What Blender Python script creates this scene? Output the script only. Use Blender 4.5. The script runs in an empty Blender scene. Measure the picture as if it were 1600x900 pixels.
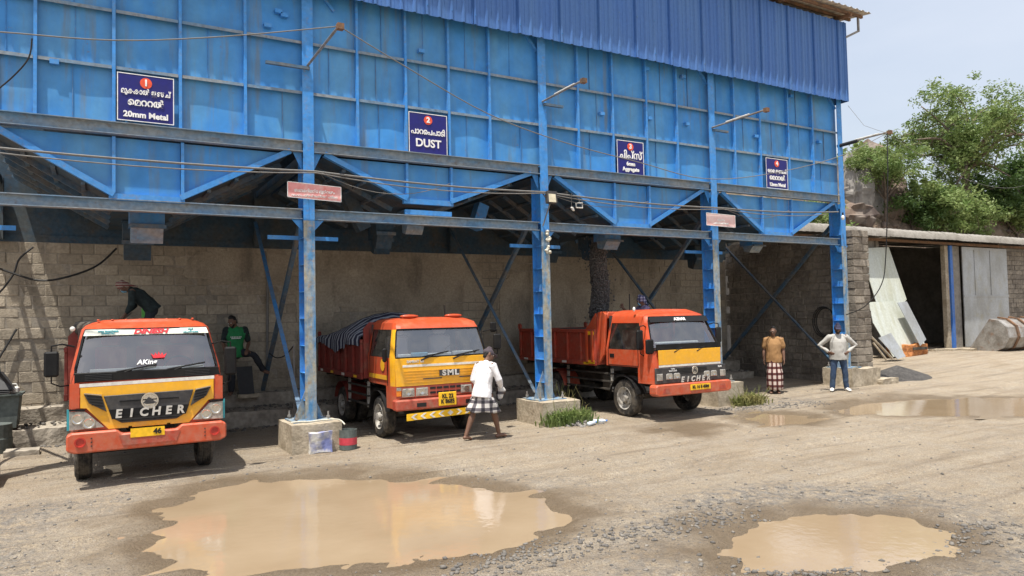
import bpy, bmesh, math, random
import numpy as np
from mathutils import Vector, Matrix, noise as mnoise
R = math.radians
random.seed(7); rng = np.random.default_rng(7)
sc = bpy.context.scene
col = sc.collection

# ------------------------------------------------------------------ camera, sky, sun, exposure
F_PX, YAW, PITCH, ROLL = 1130.0, 0.52358, 0.03883, -0.02095
CAM = Vector((-3.223, -12.605, 2.2))
def cam_axes():
    f = Vector((math.sin(YAW)*math.cos(PITCH), math.cos(YAW)*math.cos(PITCH), math.sin(PITCH)))
    r0 = Vector((math.cos(YAW), -math.sin(YAW), 0)); u0 = r0.cross(f)
    return r0*math.cos(ROLL)+u0*math.sin(ROLL), -r0*math.sin(ROLL)+u0*math.cos(ROLL), f
CR, CU, CF = cam_axes()
cd = bpy.data.cameras.new('camera'); cam = bpy.data.objects.new('camera', cd); col.objects.link(cam)
cam.matrix_world = Matrix((( CR.x, CU.x, -CF.x, CAM.x), (CR.y, CU.y, -CF.y, CAM.y), (CR.z, CU.z, -CF.z, CAM.z), (0,0,0,1)))
cd.sensor_width = 36.0; cd.lens = 36.0*F_PX/1600.0; cd.clip_start = 0.1; cd.clip_end = 3000
sc.camera = cam
SUN_DIR = Vector((0.27, 0.185, -1.0)).normalized()          # the way the light travels
el = math.asin(-SUN_DIR.z); az = math.atan2(-SUN_DIR.x, -SUN_DIR.y)   # bearing of the sun from +Y towards +X
w = bpy.data.worlds.new('World'); sc.world = w; w.use_nodes = True
nt = w.node_tree; bg = nt.nodes['Background']
sky = nt.nodes.new('ShaderNodeTexSky'); sky.sky_type = 'NISHITA'; sky.sun_disc = False
sky.sun_elevation = el; sky.sun_rotation = az; sky.air_density = 1.3; sky.dust_density = 4.5; sky.ozone_density = 1.6
# thin high cloud veiling the whole dome, a little uneven
tcw = nt.nodes.new('ShaderNodeTexCoord'); mpw = nt.nodes.new('ShaderNodeMapping'); mpw.inputs['Scale'].default_value = (1.0, 1.0, 3.0); nt.links.new(tcw.outputs['Generated'], mpw.inputs[0])
nzw = nt.nodes.new('ShaderNodeTexNoise'); nzw.inputs['Scale'].default_value = 2.2; nzw.inputs['Detail'].default_value = 5; nt.links.new(mpw.outputs[0], nzw.inputs['Vector'])
mrw = nt.nodes.new('ShaderNodeMapRange'); mrw.inputs['From Min'].default_value = 0.3; mrw.inputs['From Max'].default_value = 0.7; mrw.inputs['To Min'].default_value = 0.46; mrw.inputs['To Max'].default_value = 0.74; nt.links.new(nzw.outputs['Fac'], mrw.inputs['Value'])
mxw = nt.nodes.new('ShaderNodeMix'); mxw.data_type = 'RGBA'; nt.links.new(mrw.outputs[0], mxw.inputs['Factor']); nt.links.new(sky.outputs[0], mxw.inputs['A']); mxw.inputs['B'].default_value = (4.5, 4.75, 5.3, 1)
nt.links.new(mxw.outputs['Result'], bg.inputs[0]); bg.inputs[1].default_value = 0.145
sd = bpy.data.lights.new('sun', 'SUN'); sd.energy = 5.0; sd.angle = R(0.55); sd.color = (1.0, 0.95, 0.87)
so = bpy.data.objects.new('sun', sd); col.objects.link(so); so.rotation_euler = SUN_DIR.to_track_quat('-Z', 'Y').to_euler()
sc.view_settings.view_transform = 'Standard'; sc.view_settings.look = 'None'; sc.view_settings.gamma = 1.0
sc.view_settings.use_curve_mapping = False; sc.view_settings.exposure = 0.42
sc.render.engine = 'CYCLES'

def ray(px, py):
    return CF + CR*((px-800)/F_PX) + CU*((450-py)/F_PX)
def onY(px, py, Y):
    d = ray(px, py); return CAM + d*((Y-CAM.y)/d.y)
def onX(px, py, X):
    d = ray(px, py); return CAM + d*((X-CAM.x)/d.x)
def onZ(px, py, Z=0.0):
    d = ray(px, py); return CAM + d*((Z-CAM.z)/d.z)

# ------------------------------------------------------------------ material helpers
MATS = {}
def _nodes(name):
    m = bpy.data.materials.new(name); m.use_nodes = True
    n = m.node_tree.nodes; l = m.node_tree.links
    return m, n, l, n['Principled BSDF']
def weather(name, base, stain=None, amount=0.5, scale=1.5, stretch=(1,1,1), rough=0.6, metal=0.0, bump=0.0, bscale=30.0, edge=(0.42,0.62),
            fine=0.15, spec=0.4, objrand=0.0, stain2=None, amount2=0.4, scale2=6.0, coat=0.0, local=False, stretch2=None, stain3=None, amount3=0.5, scale3=10.0, dust=None):
    """base colour broken up by one or two stain layers in world (or object) space, fine value noise and bump"""
    if name in MATS: return MATS[name]
    m, n, l, p = _nodes(name)
    p.inputs['Roughness'].default_value = rough; p.inputs['Metallic'].default_value = metal
    p.inputs['Specular IOR Level'].default_value = spec
    if coat: p.inputs['Coat Weight'].default_value = coat; p.inputs['Coat Roughness'].default_value = 0.12
    if local:
        tc = n.new('ShaderNodeTexCoord'); src = tc.outputs['Object']
    else:
        g = n.new('ShaderNodeNewGeometry'); src = g.outputs['Position']
    mp = n.new('ShaderNodeMapping'); l.new(src, mp.inputs[0]); mp.inputs['Scale'].default_value = stretch
    cur = None
    def layer(curcol, st, amt, sca, lo, hi, vec):
        nz = n.new('ShaderNodeTexNoise'); nz.inputs['Scale'].default_value = sca; nz.inputs['Detail'].default_value = 7; nz.inputs['Roughness'].default_value = 0.62
        l.new(vec, nz.inputs['Vector'])
        mr = n.new('ShaderNodeMapRange'); mr.inputs['From Min'].default_value = lo; mr.inputs['From Max'].default_value = hi
        mr.inputs['To Max'].default_value = amt; l.new(nz.outputs['Fac'], mr.inputs['Value'])
        mx = n.new('ShaderNodeMix'); mx.data_type = 'RGBA'; l.new(mr.outputs[0], mx.inputs['Factor'])
        if curcol is None: mx.inputs['A'].default_value = (*base, 1)
        else: l.new(curcol, mx.inputs['A'])
        mx.inputs['B'].default_value = (*st, 1)
        return mx.outputs['Result']
    if stain: cur = layer(cur, stain, amount, scale, edge[0], edge[1], mp.outputs[0])
    if stain2:
        v2 = src
        if stretch2: m2_ = n.new('ShaderNodeMapping'); l.new(src, m2_.inputs[0]); m2_.inputs['Scale'].default_value = stretch2; v2 = m2_.outputs[0]
        cur = layer(cur, stain2, amount2, scale2, 0.55, 0.7, v2)
    if stain3: cur = layer(cur, stain3, amount3, scale3, 0.66, 0.74, src)
    if dust:                                                    # road dust thrown up from the wheels, speckled, thickest low down
        sp_ = n.new('ShaderNodeSeparateXYZ'); l.new(src, sp_.inputs[0]); dn_ = n.new('ShaderNodeTexNoise'); dn_.inputs['Scale'].default_value = 9; dn_.inputs['Detail'].default_value = 8; dn_.inputs['Roughness'].default_value = 0.7; l.new(src, dn_.inputs['Vector'])
        a_ = n.new('ShaderNodeMapRange'); a_.inputs['From Min'].default_value = 1.5; a_.inputs['From Max'].default_value = 0.4; a_.inputs['To Min'].default_value = 0.10; a_.inputs['To Max'].default_value = 0.42; l.new(sp_.outputs[2], a_.inputs['Value'])
        b_ = n.new('ShaderNodeMapRange'); b_.inputs['From Min'].default_value = 0.36; b_.inputs['From Max'].default_value = 0.66; l.new(dn_.outputs['Fac'], b_.inputs['Value'])
        c_ = n.new('ShaderNodeMath'); c_.operation = 'MULTIPLY'; l.new(a_.outputs[0], c_.inputs[0]); l.new(b_.outputs[0], c_.inputs[1])
        d_ = n.new('ShaderNodeMix'); d_.data_type = 'RGBA'; l.new(c_.outputs[0], d_.inputs['Factor']); d_.inputs['B'].default_value = (*dust, 1)
        if cur is None: d_.inputs['A'].default_value = (*base, 1)
        else: l.new(cur, d_.inputs['A'])
        cur = d_.outputs['Result']
        r_ = n.new('ShaderNodeMapRange'); r_.inputs['To Min'].default_value = rough; r_.inputs['To Max'].default_value = 0.9; l.new(c_.outputs[0], r_.inputs['Value']); l.new(r_.outputs[0], p.inputs['Roughness'])
    hs = n.new('ShaderNodeHueSaturation')
    if cur is None: hs.inputs['Color'].default_value = (*base, 1)
    else: l.new(cur, hs.inputs['Color'])
    nf = n.new('ShaderNodeTexNoise'); nf.inputs['Scale'].default_value = bscale*0.5; nf.inputs['Detail'].default_value = 5; l.new(src, nf.inputs['Vector'])
    mr = n.new('ShaderNodeMapRange'); mr.inputs['From Min'].default_value = 0.3; mr.inputs['From Max'].default_value = 0.7
    mr.inputs['To Min'].default_value = 1-fine; mr.inputs['To Max'].default_value = 1+fine; l.new(nf.outputs['Fac'], mr.inputs['Value'])
    val = mr.outputs[0]
    if objrand:
        oi = n.new('ShaderNodeObjectInfo'); m2 = n.new('ShaderNodeMapRange'); m2.inputs['To Min'].default_value = 1-objrand; m2.inputs['To Max'].default_value = 1+objrand
        l.new(oi.outputs['Random'], m2.inputs['Value'])
        mm = n.new('ShaderNodeMath'); mm.operation = 'MULTIPLY'; l.new(val, mm.inputs[0]); l.new(m2.outputs[0], mm.inputs[1]); val = mm.outputs[0]
    l.new(val, hs.inputs['Value']); l.new(hs.outputs[0], p.inputs['Base Color'])
    if bump:
        nb = n.new('ShaderNodeTexNoise'); nb.inputs['Scale'].default_value = bscale; nb.inputs['Detail'].default_value = 6; l.new(src, nb.inputs['Vector'])
        b = n.new('ShaderNodeBump'); b.inputs['Strength'].default_value = bump; b.inputs['Distance'].default_value = 0.02
        l.new(nb.outputs['Fac'], b.inputs['Height']); l.new(b.outputs[0], p.inputs['Normal'])
    MATS[name] = m; return m
def glass_mat(name, tint=(0.62,0.67,0.70), rough=0.03):
    m, n, l, p = _nodes(name); n.remove(p)
    out = n['Material Output']; tr = n.new('ShaderNodeBsdfTransparent'); tr.inputs[0].default_value = (*tint, 1)
    gl = n.new('ShaderNodeBsdfGlossy'); gl.inputs['Roughness'].default_value = rough
    lw = n.new('ShaderNodeLayerWeight'); lw.inputs['Blend'].default_value = 0.5
    pw = n.new('ShaderNodeMath'); pw.operation = 'POWER'; pw.inputs[1].default_value = 4.0; l.new(lw.outputs['Facing'], pw.inputs[0])
    fr = n.new('ShaderNodeMath'); fr.operation = 'MULTIPLY_ADD'; fr.inputs[1].default_value = 0.88; fr.inputs[2].default_value = 0.27; l.new(pw.outputs[0], fr.inputs[0])
    df = n.new('ShaderNodeBsdfDiffuse'); df.inputs[0].default_value = (0.32,0.30,0.27,1)     # thin film of dust
    g = n.new('ShaderNodeNewGeometry'); nz = n.new('ShaderNodeTexNoise'); nz.inputs['Scale'].default_value = 5; nz.inputs['Detail'].default_value = 8
    l.new(g.outputs['Position'], nz.inputs['Vector'])
    mr = n.new('ShaderNodeMapRange'); mr.inputs['From Min'].default_value = 0.4; mr.inputs['From Max'].default_value = 0.75; mr.inputs['To Min'].default_value = 0.02; mr.inputs['To Max'].default_value = 0.13
    l.new(nz.outputs['Fac'], mr.inputs['Value'])
    m1 = n.new('ShaderNodeMixShader'); l.new(fr.outputs[0], m1.inputs[0]); l.new(tr.outputs[0], m1.inputs[1]); l.new(gl.outputs[0], m1.inputs[2])
    m2 = n.new('ShaderNodeMixShader'); l.new(mr.outputs[0], m2.inputs[0]); l.new(m1.outputs[0], m2.inputs[1]); l.new(df.outputs[0], m2.inputs[2])
    l.new(m2.outputs[0], out.inputs['Surface']); MATS[name] = m; return m
def check_mat(name, c1, c2, c3, sx, sz, local=True):
    """woven checks: bands along two object-space directions"""
    m, n, l, p = _nodes(name); p.inputs['Roughness'].default_value = 0.9; p.inputs['Specular IOR Level'].default_value = 0.1
    tc = n.new('ShaderNodeTexCoord'); sp = n.new('ShaderNodeSeparateXYZ'); l.new(tc.outputs['Object'], sp.inputs[0])
    ang = n.new('ShaderNodeMath'); ang.operation = 'ARCTAN2'; l.new(sp.outputs[1], ang.inputs[0]); l.new(sp.outputs[0], ang.inputs[1])
    def band(sock, k, th):
        a = n.new('ShaderNodeMath'); a.operation = 'MULTIPLY'; a.inputs[1].default_value = k; l.new(sock, a.inputs[0])
        s = n.new('ShaderNodeMath'); s.operation = 'SINE'; l.new(a.outputs[0], s.inputs[0])
        g = n.new('ShaderNodeMath'); g.operation = 'GREATER_THAN'; g.inputs[1].default_value = th; l.new(s.outputs[0], g.inputs[0]); return g.outputs[0]
    b1 = band(ang.outputs[0], sx, 0.25); b2 = band(sp.outputs[2], sz, 0.25)
    mx = n.new('ShaderNodeMix'); mx.data_type = 'RGBA'; mx.inputs['A'].default_value = (*c1,1); mx.inputs['B'].default_value = (*c3,1); l.new(b1, mx.inputs['Factor'])
    mx2 = n.new('ShaderNodeMix'); mx2.data_type = 'RGBA'; mx2.inputs['A'].default_value = (*c3,1); mx2.inputs['B'].default_value = (*c2,1); l.new(b1, mx2.inputs['Factor'])
    mx3 = n.new('ShaderNodeMix'); mx3.data_type = 'RGBA'; l.new(b2, mx3.inputs['Factor']); l.new(mx.outputs['Result'], mx3.inputs['A']); l.new(mx2.outputs['Result'], mx3.inputs['B'])
    l.new(mx3.outputs['Result'], p.inputs['Base Color']); MATS[name] = m; return m
def stripe_mat(name, c1, c2, k, axis=0, th=0.0):
    m, n, l, p = _nodes(name); p.inputs['Roughness'].default_value = 0.75
    tc = n.new('ShaderNodeTexCoord'); sp = n.new('ShaderNodeSeparateXYZ'); l.new(tc.outputs['Object'], sp.inputs[0])
    nz = n.new('ShaderNodeTexNoise'); nz.inputs['Scale'].default_value = 1.5; l.new(tc.outputs['Object'], nz.inputs['Vector'])
    ad = n.new('ShaderNodeMath'); ad.operation = 'MULTIPLY_ADD'; ad.inputs[1].default_value = 0.25; l.new(nz.outputs['Fac'], ad.inputs[0]); l.new(sp.outputs[axis], ad.inputs[2])
    a = n.new('ShaderNodeMath'); a.operation = 'MULTIPLY'; a.inputs[1].default_value = k; l.new(ad.outputs[0], a.inputs[0])
    s = n.new('ShaderNodeMath'); s.operation = 'SINE'; l.new(a.outputs[0], s.inputs[0])
    g = n.new('ShaderNodeMath'); g.operation = 'GREATER_THAN'; g.inputs[1].default_value = th; l.new(s.outputs[0], g.inputs[0])
    mx = n.new('ShaderNodeMix'); mx.data_type = 'RGBA'; mx.inputs['A'].default_value = (*c1,1); mx.inputs['B'].default_value = (*c2,1); l.new(g.outputs[0], mx.inputs['Factor'])
    l.new(mx.outputs['Result'], p.inputs['Base Color']); MATS[name] = m; return m

W = weather
W('blue_panel', (0.045,0.240,0.58), (0.095,0.285,0.50), 0.8, 1.1, (1.6,1,0.35), rough=0.5, fine=0.10, objrand=0.07, stain2=(0.13,0.20,0.27), amount2=0.85, scale2=4.5, stretch2=(1,1,0.09), bump=0.08, bscale=9, stain3=(0.17,0.12,0.09), amount3=0.7, scale3=11)
W('blue_steel', (0.045,0.20,0.47), (0.15,0.20,0.24), 0.75, 1.6, (1,1,0.5), rough=0.55, fine=0.15, stain2=(0.20,0.12,0.07), amount2=0.5, scale2=9, bump=0.08, bscale=25)
W('blue_bright', (0.045,0.25,0.64), (0.10,0.27,0.52), 0.6, 2.5, rough=0.5, fine=0.12, stain2=(0.25,0.18,0.12), amount2=0.4, scale2=11)
W('grey_beam', (0.11,0.22,0.35), (0.27,0.28,0.27), 0.85, 2.2, (0.6,1,2), rough=0.7, fine=0.2, stain2=(0.16,0.10,0.06), amount2=0.5, scale2=12, edge=(0.35,0.6))
W('worn_column', (0.07,0.22,0.42), (0.33,0.32,0.25), 0.95, 4.0, (2,2,0.5), rough=0.7, fine=0.25, stain2=(0.36,0.24,0.13), amount2=0.7, scale2=14, edge=(0.38,0.6))
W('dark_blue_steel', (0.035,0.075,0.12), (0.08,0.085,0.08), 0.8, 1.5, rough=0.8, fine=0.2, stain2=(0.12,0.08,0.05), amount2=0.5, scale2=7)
W('brace_steel', (0.06,0.12,0.19), (0.16,0.15,0.13), 0.8, 3, rough=0.7, fine=0.2)
W('cladding_blue', (0.052,0.145,0.40), (0.075,0.175,0.39), 0.7, 0.8, (2,1,0.3), rough=0.42, fine=0.06, objrand=0.05, spec=0.5)
W('roof_underside', (0.62,0.57,0.48), (0.40,0.35,0.28), 0.6, 2, rough=0.7)
W('rusty_steel', (0.20,0.11,0.06), (0.10,0.07,0.05), 0.8, 4, rough=0.85, fine=0.3)
W('block', (0.41,0.355,0.275), (0.28,0.24,0.185), 0.85, 0.55, rough=0.95, fine=0.16, bump=0.55, bscale=38, objrand=0.16, spec=0.15, stain2=(0.15,0.13,0.105), amount2=0.7, scale2=1.6, stretch2=(1,1,0.35))
W('mortar', (0.36,0.32,0.265), (0.18,0.16,0.13), 0.8, 1.2, rough=0.95, fine=0.15, bump=0.3, bscale=50, spec=0.15)
W('stone_block', (0.25,0.22,0.18), (0.15,0.13,0.11), 0.8, 1.4, rough=0.95, fine=0.25, bump=0.8, bscale=22, objrand=0.18, spec=0.15)
W('concrete', (0.44,0.38,0.29), (0.30,0.25,0.18), 0.8, 2.2, rough=0.92, fine=0.2, bump=0.5, bscale=28, stain2=(0.20,0.17,0.11), amount2=0.5, scale2=5, spec=0.2)
W('ledge_concrete', (0.37,0.33,0.27), (0.22,0.19,0.155), 0.8, 1.6, rough=0.95, fine=0.25, bump=0.9, bscale=18, spec=0.15)
W('truck_orange', (0.54,0.070,0.020), (0.43,0.068,0.028), 0.5, 2.4, rough=0.32, fine=0.05, stain2=(0.42,0.19,0.10), amount2=0.35, scale2=4, coat=0.15, local=True, dust=(0.36,0.28,0.20))
W('truck_red', (0.42,0.048,0.022), (0.30,0.05,0.03), 0.6, 2.2, rough=0.5, fine=0.1, stain2=(0.30,0.16,0.10), amount2=0.5, scale2=5, local=True, dust=(0.34,0.27,0.20))
W('truck_maroon', (0.22,0.032,0.022), (0.16,0.04,0.03), 0.6, 2.2, rough=0.6, fine=0.15, stain2=(0.22,0.13,0.09), amount2=0.5, scale2=5, local=True)
W('truck_yellow', (0.86,0.43,0.012), (0.74,0.36,0.02), 0.5, 3, rough=0.33, fine=0.05, coat=0.15, local=True, dust=(0.42,0.33,0.22))
W('stripe_white', (0.72,0.70,0.64), (0.55,0.52,0.46), 0.5, 6, rough=0.5)
W('black_plastic', (0.010,0.010,0.011), (0.024,0.023,0.021), 0.6, 3, rough=0.55, spec=0.16, fine=0.1)
W('dark_grille', (0.022,0.024,0.03), (0.05,0.05,0.05), 0.5, 4, rough=0.4, local=True, dust=(0.20,0.17,0.13))
W('chrome', (0.62,0.62,0.60), rough=0.18, metal=1.0)
W('silver_letter', (0.70,0.70,0.68), rough=0.28, metal=0.7)
W('lamp_glass', (0.36,0.34,0.30), (0.16,0.155,0.14), 0.8, 14, rough=0.08, spec=0.8, coat=0.6)
W('indicator_orange', (0.75,0.22,0.02), rough=0.2, coat=0.5)
W('lamp_red', (0.42,0.03,0.02), rough=0.2, coat=0.5)
W('rubber', (0.022,0.021,0.02), (0.13,0.11,0.085), 0.75, 5, rough=0.85, fine=0.2, bump=0.25, bscale=40, local=True)
W('rim_grey', (0.46,0.44,0.40), (0.20,0.17,0.13), 0.8, 7, rough=0.55, fine=0.2, local=True)
W('chassis', (0.03,0.028,0.026), (0.10,0.085,0.065), 0.8, 3, rough=0.8)
W('seat_red', (0.30,0.03,0.025), rough=0.8); W('seat_grey', (0.16,0.16,0.16), rough=0.85)
W('interior', (0.05,0.045,0.042), rough=0.9); W('paper', (0.75,0.74,0.70), rough=0.8)
W('paper_blue', (0.25,0.50,0.62), rough=0.7)
W('plate_yellow', (0.85,0.50,0.02), rough=0.45); W('plate_black', (0.012,0.012,0.012), rough=0.5)
W('text_red', (0.62,0.02,0.03), rough=0.5); W('text_white', (0.82,0.82,0.80), rough=0.5); W('text_teal', (0.05,0.33,0.38), rough=0.5)
W('banner_white', (0.72,0.74,0.64), rough=0.5)
W('sign_blue', (0.012,0.012,0.16), (0.02,0.02,0.12), 0.5, 3, rough=0.4, fine=0.08)
W('sign_red_dot', (0.75,0.09,0.035), rough=0.45)
W('sign_pink', (0.72,0.30,0.29), (0.78,0.50,0.47), 0.9, 5, rough=0.6, fine=0.06, stain2=(0.74,0.14,0.10), amount2=0.75, scale2=4)
W('sign_pale', (0.78,0.58,0.55), (0.74,0.42,0.39), 0.8, 5, rough=0.6, fine=0.06)
W('cable_black', (0.02,0.02,0.02), rough=0.6); W('cable_grey', (0.17,0.165,0.155), rough=0.7); W('rope_white', (0.62,0.60,0.50), rough=0.9)
W('pipe_galv', (0.30,0.29,0.27), (0.20,0.15,0.10), 0.7, 6, rough=0.55, metal=0.3)
W('aggregate', (0.15,0.145,0.14), (0.09,0.088,0.085), 0.8, 30, rough=0.95, fine=0.4, bump=1.0, bscale=45)
W('stone_dust', (0.075,0.07,0.065), (0.045,0.042,0.04), 0.8, 6, rough=0.97, fine=0.35, bump=0.8, bscale=30)
W('gravel', (0.26,0.235,0.20), (0.15,0.14,0.125), 0.9, 8, rough=0.95, fine=0.35)
W('pebble_dark', (0.17,0.155,0.135), (0.10,0.095,0.09), 0.9, 8, rough=0.95, fine=0.35)
W('galv_sheet', (0.42,0.44,0.45), (0.30,0.30,0.28), 0.8, 1.2, (1,1,0.5), rough=0.45, metal=0.35, fine=0.1, stain2=(0.36,0.33,0.22), amount2=0.5, scale2=2.5)
W('pale_sheet', (0.52,0.55,0.50), (0.42,0.43,0.33), 0.8, 1.4, (2,1,0.4), rough=0.55, fine=0.1)
W('asbestos', (0.27,0.25,0.22), (0.18,0.165,0.14), 0.8, 1.5, rough=0.9, fine=0.2)
W('shed_wall', (0.26,0.24,0.21), (0.17,0.155,0.135), 0.8, 1.3, rough=0.95, fine=0.2, bump=0.4, bscale=15)
W('blue_post', (0.03,0.15,0.52), (0.10,0.18,0.35), 0.5, 3, rough=0.5)
W('bucket_steel', (0.38,0.365,0.34), (0.22,0.20,0.175), 0.9, 2.5, rough=0.5, metal=0.35, fine=0.15, stain2=(0.28,0.14,0.07), amount2=0.6, scale2=4)
W('rust_orange', (0.50,0.20,0.06), (0.28,0.11,0.05), 0.8, 6, rough=0.9, fine=0.3)
W('rock', (0.17,0.125,0.095), (0.085,0.065,0.058), 0.9, 0.7, rough=0.95, fine=0.3, bump=1.0, bscale=3.5, stain2=(0.25,0.22,0.19), amount2=0.8, scale2=0.6)
W('rock_pale', (0.25,0.235,0.215), (0.15,0.135,0.12), 0.8, 0.8, rough=0.95, fine=0.2, bump=0.6, bscale=4)
W('hill_soil', (0.17,0.125,0.09), (0.085,0.075,0.04), 0.8, 0.7, rough=0.97, fine=0.3, bump=1.0, bscale=5, stain2=(0.22,0.19,0.155), amount2=0.7, scale2=2)
W('bark', (0.17,0.13,0.10), (0.10,0.08,0.06), 0.8, 4, rough=0.95, fine=0.3)
def leaf_mat(name, c1, c2):
    m, n, l, p = _nodes(name); p.inputs['Roughness'].default_value = 0.55; p.inputs['Specular IOR Level'].default_value = 0.35
    g = n.new('ShaderNodeNewGeometry'); nz = n.new('ShaderNodeTexNoise'); nz.inputs['Scale'].default_value = 1.3; nz.inputs['Detail'].default_value = 6
    l.new(g.outputs['Position'], nz.inputs['Vector'])
    mr = n.new('ShaderNodeMapRange'); mr.inputs['From Min'].default_value = 0.35; mr.inputs['From Max'].default_value = 0.65; l.new(nz.outputs['Fac'], mr.inputs['Value'])
    mx = n.new('ShaderNodeMix'); mx.data_type = 'RGBA'; mx.inputs['A'].default_value = (*c1,1); mx.inputs['B'].default_value = (*c2,1); l.new(mr.outputs[0], mx.inputs['Factor'])
    l.new(mx.outputs['Result'], p.inputs['Base Color'])
    tl = n.new('ShaderNodeBsdfTranslucent'); l.new(mx.outputs['Result'], tl.inputs[0]); ms = n.new('ShaderNodeMixShader'); ms.inputs[0].default_value = 0.35
    l.new(p.outputs[0], ms.inputs[1]); l.new(tl.outputs[0], ms.inputs[2]); l.new(ms.outputs[0], n['Material Output'].inputs['Surface'])
    MATS[name] = m; return m
leaf_mat('leaf_green', (0.12,0.195,0.05), (0.25,0.31,0.11)); leaf_mat('leaf_dark', (0.05,0.10,0.025), (0.10,0.16,0.04)); leaf_mat('dry_weed', (0.34,0.30,0.13), (0.20,0.25,0.07))
W('dry_twig', (0.28,0.20,0.14), (0.18,0.13,0.10), 0.7, 5, rough=0.95)
glass_mat('windscreen_glass'); glass_mat('side_glass', (0.4,0.42,0.44))
skin = W('skin', (0.16,0.085,0.055), (0.13,0.07,0.045), 0.5, 12, rough=0.55, fine=0.06)
W('hair_black', (0.012,0.011,0.01), rough=0.7); W('eye_white', (0.6,0.58,0.55), rough=0.3)
W('shirt_white', (0.74,0.73,0.74), (0.64,0.63,0.66), 0.5, 6, rough=0.9, fine=0.04); W('shirt_grey', (0.43,0.42,0.39), (0.36,0.35,0.33), 0.5, 6, rough=0.9, fine=0.05)
W('shirt_brown', (0.34,0.19,0.08), (0.29,0.16,0.07), 0.6, 6, rough=0.9, fine=0.05); W('shirt_green', (0.02,0.22,0.07), (0.02,0.17,0.06), 0.6, 6, rough=0.8)
W('shirt_dark', (0.016,0.022,0.022), (0.03,0.05,0.05), 0.7, 14, rough=0.9); W('trouser_dark', (0.03,0.033,0.04), rough=0.9)
W('jeans', (0.03,0.055,0.11), (0.06,0.095,0.15), 0.6, 7, rough=0.9, fine=0.12); W('shoe_white', (0.66,0.64,0.60), rough=0.7); W('cap_dark', (0.07,0.055,0.065), rough=0.85)
W('cap_navy', (0.03,0.03,0.06), rough=0.85); W('mask_blue', (0.22,0.46,0.60), rough=0.8); W('shirt_purple', (0.20,0.17,0.27), rough=0.9); W('flash_green', (0.15,0.5,0.1), rough=0.8)
check_mat('lungi_check', (0.55,0.53,0.50), (0.03,0.03,0.035), (0.12,0.11,0.12), 9, 48); check_mat('lungi_maroon', (0.62,0.52,0.46), (0.05,0.02,0.02), (0.13,0.05,0.045), 9, 40)
check_mat('scarf_check', (0.32,0.26,0.22), (0.03,0.02,0.02), (0.16,0.04,0.04), 14, 120); check_mat('scarf_blue', (0.34,0.36,0.48), (0.03,0.04,0.09), (0.10,0.11,0.2), 9, 90)
stripe_mat('tarp_stripe', (0.02,0.022,0.05), (0.34,0.36,0.40), 36.0, 1, 0.35)
W('drum_metal', (0.11,0.13,0.12), (0.07,0.08,0.075), 0.7, 4, rough=0.7, fine=0.2); W('black_sheet', (0.025,0.025,0.027), rough=0.6)
W('plastic_white', (0.72,0.71,0.66), rough=0.45); W('plastic_clear', (0.62,0.70,0.76), rough=0.2, spec=0.7); W('bottle_cap', (0.05,0.2,0.6), rough=0.4)
W('sack', (0.55,0.53,0.48), (0.10,0.14,0.42), 0.8, 5, rough=0.8); W('paint_red', (0.5,0.05,0.07), rough=0.5); W('bulb', (0.8,0.78,0.72), rough=0.2)
W('floodlight_glass', (0.62,0.56,0.40), rough=0.25, spec=0.6)

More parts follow.
